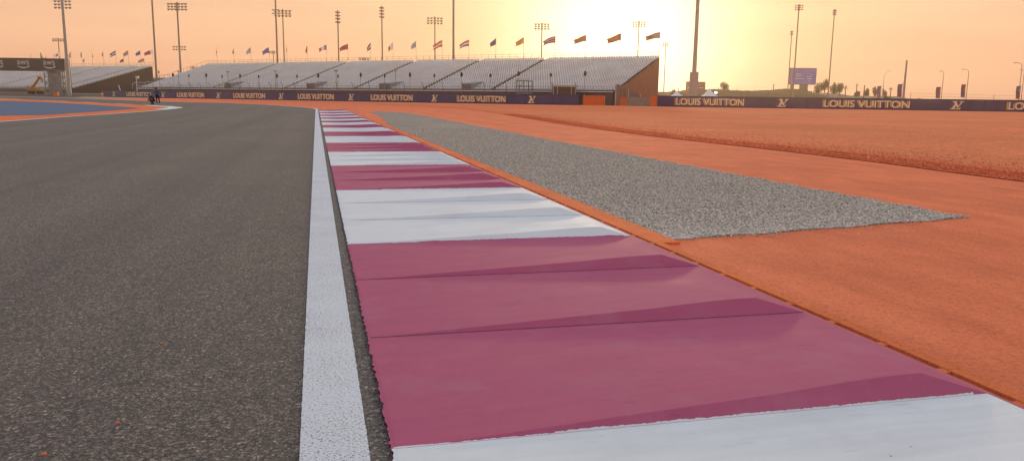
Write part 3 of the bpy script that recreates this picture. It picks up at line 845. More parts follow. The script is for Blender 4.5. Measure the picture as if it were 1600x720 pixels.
# ------------------------------------------------------------------ floodlight masts
def lamp_mesh():
    mb = MB()
    mb.frame_box((-.34, -.05, -.17), (.68, 0, 0), (0, .34, 0), (0, 0, .34))
    mb.frame_box((-.40, -.16, -.22), (.80, 0, 0), (0, .11, -.03), (0, 0, .44))
    mb.frame_box((-.06, .0, .17), (.12, 0, 0), (0, .12, 0), (0, 0, .16))
    me = bpy.data.meshes.new('lamp'); me.from_pydata(mb.v, [], mb.f); me.materials.append(M_LAMP); return me
LAMP = lamp_mesh()
def mast(px, py, depth, ptop, thick, head, label, name='floodlight_mast', zb=0, m=M_POLE, second=None, sleeve=None):
    """px,py: a point on the pole; ptop: picture height of its top (or metres when None is seen); head: (half width px, rows, per row)"""
    p = W(px, py, depth); k = mpp(depth); base = Vector((p.x, p.y, zb))
    zt = W(px, ptop, depth).z - zb
    root = empty(name, base, label, 'floodlight mast' if head else 'post', 'floodlight masts round the circuit' if head else None)
    r = thick * k / 2
    mb = MB(); mb.tube([(0, 0, 0), (0, 0, zt * .35), (0, 0, zt * .36), (0, 0, zt)], [r * 1.1, r, r * .95, r * .75], 10); mb.build('pole', m, root, smooth=False)
    def heads(zc, half, rows, n, rowgap, yaw=0.0):
        fr = MB(); wd = half * k; ax = Vector((math.cos(yaw), math.sin(yaw), 0)); ax = RH * ax.x + FH * ax.y
        fr.tube([(0, 0, zc - rowgap * rows * .5), (0, 0, zc + rowgap * rows * .5)], r * .9, 6)
        for rr in range(rows):
            z = zc + (rr - (rows - 1) / 2) * rowgap
            fr.tube([ax * -wd + Vector((0, 0, z)), ax * wd + Vector((0, 0, z))], max(.06, .10 * wd / 3), 5)
        fr.build('crossbar', m, root)
        sc = wd / n / .62
        for rr in range(rows):
            z = zc + (rr - (rows - 1) / 2) * rowgap - .30 * sc
            for i in range(n):
                o = bpy.data.objects.new('lamp', LAMP); COL.objects.link(o); o.parent = root
                a = -wd + (i + .5) * 2 * wd / n
                o.location = ax * a + Vector((0, 0, z)); o.rotation_euler = (math.radians(18), 0, -HEAD + yaw); o.scale = (sc * .9,) * 3
    if head:
        half, rows, n, hh = head[:4]; yaw = head[4] if len(head) > 4 else 0
        heads(zt - hh * k * .45, half, rows, n, hh * k / rows, yaw)
    if second:
        z2 = W(px, second[0], depth).z - zb; heads(z2, second[1], second[2], second[3], second[4] * k, 0)
    if sleeve:
        mb = MB(); zs = W(px, sleeve[0], depth).z - zb; mb.box((0, 0, zs / 2), sleeve[1] * k, sleeve[1] * k, zs, -HEAD); mb.build('base_sleeve', M_POLEG, root)
    return root
mast(101, 50, 246, 0, 5.0, (13.5, 3, 5, 14), 'thick tall mast at far left with three rows of lamps at the top edge', m=M_POLEG)
mast(241, 60, 285, -60, 3.0, (14, 3, 5, 12), 'tall slim mast between the two grandstands, top out of the photo', zb=0)
mast(279.5, 60, 300, 4.5, 3.2, (15.5, 3, 6, 12), 'mast with two tiers of lamps at left end of the long grandstand', second=(75, 10.5, 2, 5, 4))
mast(432, 50, 262, -40, 3.0, (14, 3, 5, 12), 'tall mast just left of a lamp mast, top out of the photo, above long grandstand', second=(18, 6, 2, 3, 5))
mast(443, 60, 300, 15.5, 2.4, (13.5, 3, 5, 11), 'lamp mast standing right beside the taller mast above the long grandstand')
mast(92, 75, 420, 60, 1.8, (9.5, 2, 5, 5), 'small distant lamp mast above the bridge banner')
mast(427.5, 95, 480, 79.5, 1.4, (7, 2, 4, 4.5), 'tiny distant lamp mast low behind the long grandstand, by the tall pair')
mast(303, 112, 520, 104, 1.4, (6, 2, 4, 4), 'tiny distant lamp mast behind the sloping left end of the long grandstand')
mast(569, 96, 480, 90, 1.2, (8, 2, 4, 4), 'tiny distant lamp mast just above the middle of the long grandstand')
mast(528.5, 60, 250, 17.5, 2.4, (4.6, 4, 2, 19, .5), 'lamp mast with a tall narrow head turned sideways, left of two')
mast(597, 60, 250, 10.5, 2.4, (4.6, 4, 2, 18, .5), 'lamp mast with a tall narrow head turned sideways, right of two')
mast(679.5, 60, 260, 27, 2.2, (12.5, 3, 5, 11), 'lamp mast left of the tall bare mast above the long grandstand')
mast(708.5, 50, 225, -50, 3.8, (14, 3, 5, 12), 'tall bare mast above the middle of the long grandstand, top out of photo')
mast(846.5, 60, 258, 36.5, 2.2, (12, 3, 5, 10), 'lamp mast in the pale sky right of the yellow flag')
mast(997.5, 60, 262, 33.5, 2.0, (10.5, 3, 5, 9), 'lamp mast in the bright glow near the right end of the long grandstand')
mast(1039, 100, 330, 66.5, 1.6, (4.8, 3, 3, 6), 'faint small lamp mast in the glow just right of the long grandstand')
mast(1088, 50, 175, -60, 6.6, (16, 3, 5, 14), 'thickest mast with a wide base sleeve right of the grandstand', sleeve=(113, 11), m=M_POLEG)
mast(1245, 60, 235, 7.5, 2.4, (6.8, 3, 4, 9), 'tall lamp mast in front of the big screen', m=M_POLE)
mast(1235.5, 75, 300, 48.5, 1.7, (2.8, 3, 2, 7), 'shorter thin lamp mast just left of the big screen')
mast(1300, 70, 245, 15, 2.0, (3.6, 3, 2, 9), 'slim lamp mast standing among the trees right of the screen')
mast(1414, 125, 186, 94.5, 3.6, None, 'plain thick post without lamps right of the trees', name='post', m=M_POLEG)

# ------------------------------------------------------------------ catch fence, speakers, small masts in front of the long stand
root = empty('catch_fence', pathL.p[-1], 'tall wire catch fence with bent post tops behind the purple barrier', 'fence'); inv = Matrix.Translation(-pathL.p[-1])
s = pathL.s_of(236); se = pathL.s_of(905)
wire = MB()
def fp(s, z, o=.9): p, t, n = pathL.at(s); return p - n * o + Vector((0, 0, z))
FHt = 4.6
k = 0; ss = s
while ss < se:
    mb = MB(); p, t, n = pathL.at(ss)
    b = p - n * .9
    mb.tube([b, b + Vector((0, 0, FHt * .82)), b + n * .25 + Vector((0, 0, FHt * .93)), b + n * .7 + Vector((0, 0, FHt))], .055, 5)
    o = mb.build('post', M_FASCIA, root); o.matrix_parent_inverse = inv
    ss += 5.2
for z in [2.2 + i * .5 for i in range(5)]:
    n_ = 60; wire.tube([fp(s + (se - s) * i / n_, z) for i in range(n_ + 1)], .012, 4)
o = wire.build('wire', M_METAL, root); o.matrix_parent_inverse = inv
spk = [(248, 113), (270, 117.5), (295, 119), (322, 118), (347, 120), (375, 119), (404, 120), (432.5, 119), (464, 119.5), (497, 118.5), (528, 119.5), (563.5, 117.5), (601, 119), (640.5, 117.5), (678.5, 118.5), (721, 117), (766, 118.5), (810, 115.5), (860.5, 117.5), (914, 115.5)]
for i, (px, py) in enumerate(spk):
    sp_, t, n = pathL.at(pathL.s_of(min(px, 903))); d = (sp_ - n * 2.2).dot(FH); 
    if px > 903: d = 166
    p = W(px, py, d); k = mpp(d)
    root = empty('loudspeaker_post', (p.x, p.y, 0), 'dark loudspeaker on a thin post before the long grandstand, %s from the right' % ORD[len(spk) - 1 - i], 'loudspeaker', 'loudspeakers on posts along the long grandstand')
    big = .95 if i % 2 else .7
    mb = MB(); mb.tube([(0, 0, 0), (0, 0, p.z)], .05, 6); mb.build('post', M_METAL, root)
    mb = MB()
    mb.frame_box((-.26 * big, -.2, p.z - .45 * big), (.52 * big, 0, 0), (0, .35, 0), (.06, 0, .75 * big)); mb.frame_box((-.18 * big, -.15, p.z + .3 * big), (.36 * big, 0, 0), (0, .25, 0), (0, 0, .28 * big))
    mb.build('speaker_box', M_BLACK, root)
for i, (px, py) in enumerate([(278.5, 112), (356, 112.5), (430, 111.5), (525, 111), (618, 111)]):
    sp_, t, n = pathL.at(pathL.s_of(px)); d = (sp_ - n * 1.6).dot(FH); p = W(px, py, d)
    root = empty('camera_mast', (p.x, p.y, 0), 'thin grey mast with a flat crosspiece before the long grandstand, %s from the left' % ORD[i], 'mast', 'thin masts with flat tops before the long grandstand')
    mb = MB(); mb.tube([(0, 0, 0), (0, 0, p.z)], .07, 6); mb.build('pole', M_METAL, root)
    mb = MB(); mb.box((0, 0, p.z + .06), 1.0, .5, .14, -HEAD); mb.box((0, 0, p.z - .12), .3, .3, .2, -HEAD); mb.build('crosspiece', M_METAL, root)

# marshal platform and cabin in front of the stand
def frame_tower(px0, px1, ytop, ybot, depth, name, label, cat):
    a, b = W(px0, ytop, depth), W(px1, ytop, depth); w = (b - a).dot(RH); zt = a.z; zb = W(px0, ybot, depth).z
    base = Vector((a.x, a.y, 0)); root = empty(name, base, label, cat)
    mb = MB(); X = RH * w; Y = FH * 2.2
    mb.frame_box((0, 0, 0), X, Y, (0, 0, zb)); mb.build('plinth', plain('platform_grey', (.24, .215, .20)), root)
    for i, o in enumerate((Vector(), X, Y, X + Y, X * .2, X * .45, X * .75)):
        mb = MB(); mb.tube([o + Vector((0, 0, zb)), o + Vector((0, 0, zt))], .06, 6); mb.build('upright', M_FASCIA, root)
    mb = MB()
    for z in (zt, (zt + zb) / 2): mb.tube([Vector((0, 0, z)), X + Vector((0, 0, z))], .06, 5); mb.tube([Y + Vector((0, 0, z)), X + Y + Vector((0, 0, z))], .06, 5)
    mb.tube([Vector((0, 0, zb)), X * .5 + Vector((0, 0, zt))], .04, 5)
    mb.build('rails', M_FASCIA, root)
    mb = MB(); mb.frame_box(Vector((0, 0, zt + .06)) - RH * .1, X * .8, Y, (0, 0, .5)); mb.build('canopy', M_WHT, root)
    return root
frame_tower(807, 832, 126.5, 143, 171.5, 'marshal_platform', 'open steel marshal platform with pale canopy before the long grandstand', 'platform')
d = 168.5; a, b = W(865, 136, d), W(899, 136, d); w = (b - a).dot(RH); base = Vector((a.x, a.y, 0))
root = empty('cabin', base, 'brown open cabin with pale frame above the purple barrier', 'cabin')
mb = MB(); mb.frame_box((0, 0, 0), RH * w, FH * 2.5, (0, 0, a.z)); mb.build('body', plain('cabin_brown', (.17, .09, .055)), root)
mb = MB(); mb.frame_box(RH * -.4 + FH * -.2 + Vector((0, 0, a.z)), RH * (w + .8), FH * 2.8, (0, 0, .35)); mb.build('roof', plain('cabin_roof', (.50, .42, .35)), root)
for u in (0, .18, .82, 1): 
    mb = MB(); mb.frame_box(RH * (w * u - .08) + FH * -.06, RH * .16, FH * .05, (0, 0, a.z)); mb.build('frame_post', plain('cabin_frame', (.52, .45, .38)), root)
mb = MB(); mb.frame_box(RH * w * .25 + FH * -.05, RH * w * .5, FH * .04, (0, 0, 1.9)); mb.build('counter', plain('cabin_counter', (.33, .235, .17)), root)
# ribbed fence panels at the end of the stand
A, B = D(961, 165.8), D(1000, 172)
root = empty('fence_panels', A, 'pale brown ribbed fence panels at right end of the long grandstand', 'fence'); t = B - A; n = Vector((t.y, -t.x, 0)).normalized()
for i in range(6):
    mb = MB(); mb.frame_box(t * (i / 6), t * (1 / 6 * .96), -n * .1, (0, 0, 4.4 - .55 * i * .6)); mb.frame_box(t * ((i + .45) / 6) + n * .05, t * .012, n * .04, (0, 0, 4.2 - .55 * i * .6)); mb.build('panel', plain('fence_tan', (.34, .23, .155)), root)
for i in range(7):
    mb = MB(); mb.tube([t * (i / 6) + n * .12, t * (i / 6) + n * .12 + Vector((0, 0, 4.6 - .33 * i))], .06, 6); mb.build('post', M_WHT if i % 3 == 0 else M_RAIL, root)

# scaffold stair in the gap between the stands
d = 262; 
root = empty('scaffold_stair', D(206, d), 'grey scaffold stair with handrails under end of left grandstand', 'stairs'); o0 = D(206, d); k = mpp(d)
def rel(px, py): p = W(px, py, d); return p - o0
mb = MB()
mb.frame_box(rel(213, 140), RH * 22 * k, FH * 2, (0, 0, 7.5 * k)); mb.build('landing', plain('scaffold_grey', (.27, .245, .225)), root)
mb = MB(); mb.tube([rel(207, 139), rel(207, 131.5), rel(212, 129), rel(224, 129)], .09, 6); mb.tube([rel(224.5, 131), rel(229, 128.5), rel(238, 128), rel(238.5, 134)], .09, 6); mb.build('handrail', M_WHT, root)
for px in (213, 222, 230): 
    mb = MB(); mb.tube([rel(px, 140), rel(px, 147)], .09, 6); mb.build('post', M_WHT, root)
p = W(213, 121, 258)
root = empty('lamp_post', (p.x, p.y, 0), 'short pale lamp post with a square head by the scaffold stair', 'lamp post')
mb = MB(); mb.tube([(0, 0, 0), (0, 0, p.z)], .14, 7); mb.build('pole', M_WHT, root); mb = MB(); mb.box((.3, 0, p.z), .9, .6, .8, -HEAD); mb.build('head', M_WHT, root)
p = W(185, 133, 260); q = W(191, 141, 260)
root = empty('stay', (p.x, p.y, 0), 'pale slanted prop against the dark end of left grandstand', 'prop'); mb = MB(); mb.tube([(0, 0, p.z), (q.x - p.x, q.y - p.y, 0)], .16, 6); mb.build('strut', M_WHT, root)

# ------------------------------------------------------------------ bridge with banner
d = 250; k = mpp(d)
o0 = D(104, d); root = empty('bridge', o0, 'dark gantry bridge with white lettering on its banner at the left edge', 'gantry')
ax = -RH
zt = W(104, 93, d).z; zb = W(104, 110.5, d).z
LB = 60.0
mb = MB(); mb.frame_box(Vector((0, 0, zb)), ax * LB, FH * 3.2, (0, 0, zt - zb)); mb.build('banner', M_AWS, root)
mb = MB()
for z in (zb - .25, zt + .02): mb.frame_box(Vector((0, 0, z)) + FH * .1, ax * LB, FH * 3.0, (0, 0, .22))
mb.build('beam', plain('bridge_steel', (.11, .095, .09)), root)
bp = Path([o0 + ax * LB, o0]); inv = Matrix.Translation(-o0)
for px0, px1 in ((-8.5, 11.5), (32, 51.5), (72, 91)):
    s0 = LB - (104 - px0) * k; ln = (px1 - px0) * k * .93; hz = zt - zb
    o = on_path(bp, AWS, s0, ln, zb + hz * .48, hz * .36, .06, 'lettering', M_PALE, root); o.matrix_parent_inverse = inv
    V, Fs = [], []
    n = 14
    for i in range(n + 1):
        u = i / n; yc = -.30 * math.sin(u * math.pi * .92) ; th = .05 + .07 * math.sin(u * math.pi)
        V += [(u * .98, yc + .08 - th), (u * .98, yc + .08 + th)]
    for i in range(n): Fs.append((2 * i, 2 * i + 2, 2 * i + 3, 2 * i + 1))
    b_ = len(V); V += [(.86, .20), (1.04, .24), (.99, -.16), (.93, -.12)]; Fs.append((b_ + 3, b_ + 2, b_ + 1)); Fs.append((b_, b_ + 3, b_ + 1)); 
    o = on_path(bp, (V, Fs), s0, ln, zb + hz * .30, hz * .46, .06, 'smile_arrow', M_PALE, root); o.matrix_parent_inverse = inv
# truss leg
wleg = 32 * k
for ux in (0, .38, 1.0):
    for uy in (0, 3.0):
        mb = MB(); o = ax * (ux * wleg) + FH * uy; mb.tube([o, o + Vector((0, 0, zb))], .17 if ux != .38 else .12, 6); mb.build('leg', M_METAL if uy == 0 else M_FASCIA, root)
mb = MB(); lv = 4
for i in range(lv):
    z0, z1 = zb * i / lv, zb * (i + 1) / lv
    for uy in (0, 3.0):
        x0, x1 = (0, wleg * .38) if i % 2 else (wleg * .38, 0)
        mb.tube([ax * x0 + FH * uy + Vector((0, 0, z0)), ax * x1 + FH * uy + Vector((0, 0, z1))], .10, 5)
        x0, x1 = (wleg * .38, wleg) if i % 2 else (wleg, wleg * .38)
        mb.tube([ax * x0 + FH * uy + Vector((0, 0, z0)), ax * x1 + FH * uy + Vector((0, 0, z1))], .10, 5)
        mb.tube([ax * 0 + FH * uy + Vector((0, 0, z1)), ax * wleg + FH * uy + Vector((0, 0, z1))], .11, 5)
    mb.tube([Vector((0, 0, z0)), FH * 3 + Vector((0, 0, z1))], .09, 5); mb.tube([ax * wleg + Vector((0, 0, z0)), ax * wleg + FH * 3 + Vector((0, 0, z1))], .09, 5)
mb.build('bracing', M_METAL, root)
mb = MB(); mb.frame_box(ax * wleg * .42 + FH * 1.0, ax * wleg * .5, FH * 1.6, (0, 0, zb * .96)); mb.build('leg_cladding', plain('leg_cladding_grey', (.36, .33, .31)), root)
mb = MB(); mb.frame_box(ax * -.2 + FH * -1.2, ax * 3.2, FH * .3, (0, 0, .35)); mb.tube([ax * 3.0 + FH * -1, ax * .1 + FH * -1 + Vector((0, 0, 2.4))], .14, 6); mb.build('foot_stay', M_METAL, root)
# orange box by the leg, cone further right
p = D(87.5, 238)
root = empty('marker_box', p, 'orange square box standing at the foot of the bridge leg', 'marker box')
mb = MB(); mb.box((0, 0, .72), 1.35, 1.0, 1.25, -HEAD); mb.build('body', M_ORNG, root); mb = MB(); mb.box((0, 0, .05), 1.1, .8, .1, -HEAD); mb.box((0, 0, 1.37), 1.42, 1.06, .05, -HEAD); mb.build('trim', plain('dark_orange_strap', (.45, .09, .03)), root)
p = D(159.5, 262)
root = empty('traffic_cone', p, 'orange cone at the left end of the purple barrier', 'cone')
mb = MB(); mb.tube([(0, 0, .05), (0, 0, .9), (0, 0, 1.7)], [.5, .34, .10], 12); mb.build('body', M_ORNG, root); mb = MB(); mb.box((0, 0, .03), 1.2, 1.2, .06, -HEAD); mb.build('base', M_ORNG, root)
mb = MB(); mb.tube([(0, 0, .75), (0, 0, 1.1)], [.39, .30], 12); mb.build('band', M_WHT, root)
# boom lift
d = 258; o0 = D(52, d); k = mpp(d)
root = empty('boom_lift', o0, 'orange boom lift with folded arm parked left of the bridge leg', 'boom lift')
def rel(px, py): return W(px, py, d) - o0
mb = MB(); mb.frame_box(rel(43, 142), RH * 20 * k, FH * 2.2, (0, 0, 3.2 * k)); mb.frame_box(rel(45, 139), RH * 9 * k, FH * 2.0, (0, 0, 2.6 * k)); mb.build('chassis', M_YEL, root)
for px in (46, 60):
    for f in (0, 2.0):
        mb = MB(); c = rel(px, 145); mb.tube([c + FH * (f - .2) , c + FH * (f + .25)], .55, 12); mb.build('wheel', M_BLACK, root)
mb = MB(); mb.tube([rel(47, 138) + FH, rel(52, 131) + FH, rel(58.5, 122) + FH], [.42, .38, .34], 6); mb.build('lower_arm', M_YEL, root)
mb = MB(); mb.tube([rel(57, 121) + FH, rel(61, 121.5) + FH, rel(64.5, 127.5) + FH], [.55, .45, .3], 6); mb.build('upper_arm', M_YEL, root)
mb = MB(); mb.frame_box(rel(62.5, 128), RH * 4 * k, FH * 1.2, (0, 0, .3)); mb.build('basket', M_WHT, root)

# ------------------------------------------------------------------ two people on the inner kerb
def person(px, base_py, pts, rads, label, hair, clothes, depth):
    b = D(px, depth)
    root_loc = b
    me = bpy.data.meshes.new('person'); names = list(pts); idx = {n: i for i, n in enumerate(names)}
    vs = [RH * pts[n][0] + FH * pts[n][1] + Vector((0, 0, pts[n][2])) for n in names]
    ed = [('hip', 'waist'), ('waist', 'chest'), ('chest', 'neck'), ('neck', 'head'), ('head', 'crown'), ('chest', 'lsh'), ('lsh', 'lel'), ('lel', 'lwr'), ('lwr', 'lha'), ('chest', 'rsh'), ('rsh', 'rel'), ('rel', 'rwr'), ('rwr', 'rha'),
          ('hip', 'lhp'), ('lhp', 'lkn'), ('lkn', 'lan'), ('lan', 'lto'), ('hip', 'rhp'), ('rhp', 'rkn'), ('rkn', 'ran'), ('ran', 'rto')]
    me.from_pydata(vs, [(idx[a], idx[c]) for a, c in ed], [])
    o = bpy.data.objects.new('person', me); COL.objects.link(o)
    sk = o.modifiers.new('skin', 'SKIN'); su = o.modifiers.new('sub', 'SUBSURF'); su.levels = 2; su.render_levels = 2
    for n in names:
        v = me.skin_vertices[0].data[idx[n]]; v.radius = rads.get(n, (.05, .05)); v.use_root = n == 'hip'
    dg = bpy.context.evaluated_depsgraph_get(); dg.update()
    m2 = bpy.data.meshes.new_from_object(o.evaluated_get(dg)); bpy.data.objects.remove(o)
    mats = [clothes[0], clothes[1], clothes[2], clothes[3]]
    body = link('person', m2, mats); body.location = root_loc
    P = [Vector(v) for v in vs]
    part = {'hip': 1, 'waist': 0, 'chest': 0, 'neck': 2, 'head': 2, 'crown': 3, 'lsh': 0, 'rsh': 0, 'lel': 0, 'rel': 0, 'lwr': 2, 'rwr': 2, 'lha': 2, 'rha': 2, 'lhp': 1, 'rhp': 1, 'lkn': 1, 'rkn': 1, 'lan': 1, 'ran': 1, 'lto': 3, 'rto': 3}
    for f in m2.polygons:
        c = f.center; j = min(range(len(P)), key=lambda i: (P[i] - c).length); f.material_index = part[names[j]]; f.use_smooth = True
    tag(body, label, 'person', 'people at the inner kerb')
    hm = MB(); hd = P[idx['head']]; cr = P[idx['crown']]; up = (cr - hd).normalized()
    hm.tube([hd + up * -.02 + FH * .02, hd + up * .06 + FH * .01, cr + up * .02, cr + up * .05], [.105, .115, .09, .03], 8)
    h = hm.build('hair', hair, body, smooth=True)
    return body
skin = plain('skin', (.32, .17, .11)); blue_sh = plain('blue_shirt', (.10, .11, .24), .8); dark_tr = plain('dark_trousers', (.035, .03, .035), .8); blk = plain('black_shirt', (.03, .025, .027), .8)
R0 = {'hip': (.15, .12), 'waist': (.15, .11), 'chest': (.18, .13), 'neck': (.06, .06), 'head': (.095, .105), 'crown': (.085, .09), 'lsh': (.08, .08), 'rsh': (.08, .08), 'lel': (.05, .05), 'rel': (.05, .05), 'lwr': (.038, .038), 'rwr': (.038, .038),
      'lha': (.04, .025), 'rha': (.04, .025), 'lhp': (.11, .11), 'rhp': (.11, .11), 'lkn': (.07, .07), 'rkn': (.07, .07), 'lan': (.05, .05), 'ran': (.05, .05), 'lto': (.04, .035), 'rto': (.04, .035)}
stand = {'hip': (0, 0, .92), 'waist': (.01, -.02, 1.10), 'chest': (.0, -.07, 1.34), 'neck': (-.03, -.12, 1.50), 'head': (-.05, -.15, 1.61), 'crown': (-.06, -.17, 1.70), 'lsh': (-.18, -.06, 1.40), 'rsh': (.18, -.08, 1.40),
         'lel': (-.22, -.16, 1.14), 'rel': (.26, -.12, 1.14), 'lwr': (-.20, -.36, 1.02), 'rwr': (.24, -.28, .95), 'lha': (-.19, -.45, .99), 'rha': (.22, -.36, .90), 'lhp': (-.10, 0, .86), 'rhp': (.10, 0, .86), 'lkn': (-.10, -.06, .48), 'rkn': (.14, -.02, .48),
         'lan': (-.10, .02, .08), 'ran': (.14, .06, .08), 'lto': (-.12, -.16, .04), 'rto': (.15, -.12, .04)}
squat = {'hip': (.16, 0, .42), 'waist': (.10, -.02, .58), 'chest': (-.08, -.02, .78), 'neck': (-.20, -.02, .88), 'head': (-.29, -.02, .95), 'crown': (-.36, -.02, 1.01), 'lsh': (-.10, -.19, .78), 'rsh': (-.10, .17, .80),
         'lel': (-.26, -.22, .56), 'rel': (-.26, .20, .58), 'lwr': (-.42, -.14, .42), 'rwr': (-.42, .12, .42), 'lha': (-.50, -.12, .38), 'rha': (-.50, .10, .38), 'lhp': (.14, -.10, .40), 'rhp': (.14, .10, .40), 'lkn': (-.22, -.16, .46), 'rkn': (-.20, .16, .44),
         'lan': (.02, -.14, .08), 'ran': (.04, .14, .08), 'lto': (-.16, -.15, .04), 'rto': (-.14, .15, .04)}
person(246, 161, stand, R0, 'person in blue top and dark trousers standing at the tip of the inner kerb', plain('dark_hair', (.03, .022, .018)), [blue_sh, dark_tr, skin, plain('shoe', (.5, .48, .46))], 82)
person(238, 163, squat, R0, 'person in dark clothes crouching at the tip of the inner kerb', plain('dark_hair', (.03, .022, .018)), [blk, dark_tr, skin, plain('dark_shoe', (.05, .05, .05))], 78)

# ------------------------------------------------------------------ right background: screens, tents, walls, trees, lamps, banners
def screen(px0, px1, y0, y1, depth, m, label, marks, legs):
    a = W(px0, y1, depth); b = W(px1, y1, depth); w = (b - a).dot(RH); zt = W((px0 + px1) / 2, y0, depth).z; zb = W((px0 + px1) / 2, y1, depth).z; h = zt - zb
    base = Vector((a.x, a.y, 0)); root = empty('video_screen', base, label, 'video screen')
    mb = MB(); mb.frame_box((0, 0, zb), RH * w, FH * 1.0, (0, 0, h)); mb.build('cabinet', M_BLACK, root)
    mb = MB(); mb.frame_box(RH * .12 + FH * -.05 + Vector((0, 0, zb + .12)), RH * (w - .24), FH * .05, (0, 0, h - .24)); mb.build('display', m, root)
    mb = MB()
    for u0, u1, v, t in marks: mb.frame_box(RH * (w * u0) + FH * -.08 + Vector((0, 0, zb + h * v)), RH * (w * (u1 - u0)), FH * .02, (0, 0, h * t))
    mb.build('caption', plain('screen_caption', (.62, .56, .64)), root)
    mb = MB()
    for u0, u1, z in legs: mb.frame_box(RH * (w * u0) + FH * .2, RH * (w * (u1 - u0)), FH * .8, (0, 0, z if z else zb))
    mb.build('support', plain('screen_support', (.15, .10, .12)), root)
screen(1233, 1274.5, 106.5, 132.5, 290, M_SCREEN, 'large purple video screen on a block support at right', [(.24, .44, .60, .045), (.24, .42, .48, .04), (.22, .56, .33, .055), (.60, .82, .47, .035), (.66, .84, .33, .05), (.76, .84, .58, .035), (.72, .78, .2, .03)], [(.42, .72, None), (.08, .15, None)])
screen(1072, 1101.5, 128, 143, 300, M_SCREENR, 'small maroon video screen partly hidden by the thickest mast', [(.56, .9, .32, .08), (.08, .22, .32, .07), (.62, .72, .62, .10)], [(.2, .3, None), (.7, .8, None)])

def tent(px, half, ytop, depth, label):
    p = D(px, depth); k = mpp(depth); zt = W(px, ytop, depth).z; w = half * k
    root = empty('tent', p, label, 'tent', 'white peaked tents behind the right barrier')
    mb = MB(); rings = [(1.0, 2.2), (1.0, 2.35), (.60, 2.35 + (zt - 2.35) * .26), (.30, 2.35 + (zt - 2.35) * .58), (.07, zt)]
    ring = [[RH * (sx * w * r) + FH * (sy * w * r) + Vector((0, 0, z)) for sx, sy in ((-1, -1), (1, -1), (1, 1), (-1, 1))] for r, z in rings]
    for a, b in zip(ring, ring[1:]):
        for i in range(4): mb.quad([a[i], a[(i + 1) % 4], b[(i + 1) % 4], b[i]])
    mb.quad(ring[-1]); mb.build('roof', M_TENT, root)
    for sx, sy in ((-1, -1), (1, -1), (1, 1), (-1, 1)):
        mb = MB(); q = RH * (sx * w) + FH * (sy * w); mb.tube([q, q + Vector((0, 0, 2.25))], .06, 6); mb.build('leg', M_WHT, root)
tent(1107.5, 12, 138.5, 205, 'white peaked tent right of the thickest mast')
tent(1057, 10, 142, 215, 'white peaked tent left of the thickest mast, partly cut by its neighbour')
o0 = D(1026, 240); root = empty('boundary_wall', o0, 'pale low wall just right of the long grandstand', 'wall')
mb = MB(); zt = W(1036, 144.5, 240).z; mb.frame_box((0, 0, 0), RH * 4.2, FH * .4, (0, 0, zt)); mb.build('wall', plain('pale_wall', (.55, .43, .32)), root)
mb = MB(); mb.frame_box(RH * -.05 + FH * -.06 + Vector((0, 0, zt)), RH * 4.3, FH * .52, (0, 0, .15)); mb.build('coping', plain('pale_wall', (.55, .43, .32)), root)
p = W(1118.5, 145, 212)
root = empty('work_light', (p.x, p.y, 0), 'small bright white lamp beside the white tent', 'lamp')
mb = MB(); mb.tube([(0, 0, 0), (0, 0, p.z)], .04, 6); mb.build('stand', M_RAIL, root)
m_em, nt, b = nodes_of('lit_lamp'); b.inputs['Emission Color'].default_value = (1, .98, .95, 1); b.inputs['Emission Strength'].default_value = 2.0
mb = MB(); mb.box((0, 0, p.z), .75, .2, .45, -HEAD); mb.box((0, .14, p.z), .5, .15, .3, -HEAD); mb.build('lamp_head', m_em, root)

# planted bank, built as a long low mound with leafy cover
def mound(name, pts, depth, back, m):
    mb = MB(); n = 60; rows = []
    xs = np.linspace(pts[0][0], pts[-1][0], n)
    for prof, dz in ((0, 0), (.35, .75), (.6, 1.0), (1.0, .9), (1.6, 0)):
        row = []
        for i, px in enumerate(xs):
            py = np.interp(px, [a for a, _ in pts], [b for _, b in pts])
            zt = max(.05, W(px, py, depth + back * .6).z)
            p = D(px, depth + back * prof); row.append((p.x, p.y, zt * dz * (1 + .06 * noise.noise((px * .2, prof, 0))) if dz else -.05))
        rows.append(row)
    for a, b in zip(rows, rows[1:]):
        for i in range(n - 1): mb.quad([a[i], a[i + 1], b[i + 1], b[i]])
    return struct(mb.build(name, m, smooth=True))
hp = [(1044, 143.5), (1080, 141), (1120, 140), (1180, 142.5), (1205, 141), (1225, 139), (1250, 140), (1272, 146), (1290, 151)]
mound('planted_bank', hp, 232, 30, M_HILL)
hp2 = [(1255, 146), (1290, 145), (1330, 149.5), (1345, 150.5), (1372, 149.8), (1400, 150.5), (1420, 154), (1450, 157)]
mound('planted_bank', hp2, 262, 40, plain('pale_bank', (.30, .215, .145), .95, .15, .2))
def leaves(mb, c, rx, ry, rz, n, size, rnd):
    for _ in range(n):
        while True:
            v = Vector((rnd.uniform(-1, 1), rnd.uniform(-1, 1), rnd.uniform(-1, 1)))
            if v.length <= 1: break
        q = Vector(c) + Vector((v.x * rx, v.y * ry, v.z * rz)); s = size * rnd.uniform(.6, 1.4)
        a = Vector((rnd.gauss(0, 1), rnd.gauss(0, 1), rnd.gauss(0, 1))).normalized(); b = a.cross(Vector((rnd.gauss(0, 1), rnd.gauss(0, 1), rnd.gauss(0, 1)))).normalized()
        mb.quad([q - a * s, q + b * s * .6, q + a * s, q - b * s * .6])
rnd = random.Random(5)
mb = MB()
for i in range(260):
    px = rnd.uniform(1045, 1288); py = np.interp(px, [a for a, _ in hp], [b for _, b in hp]); dd = rnd.uniform(238, 256)
    zt = max(.1, W(px, py, 252).z); f = min(1, (dd - 232) / 20)
    p = D(px, dd); leaves(mb, (p.x, p.y, zt * f * .95), 1.2, 1.2, .35, 16, .30, rnd)
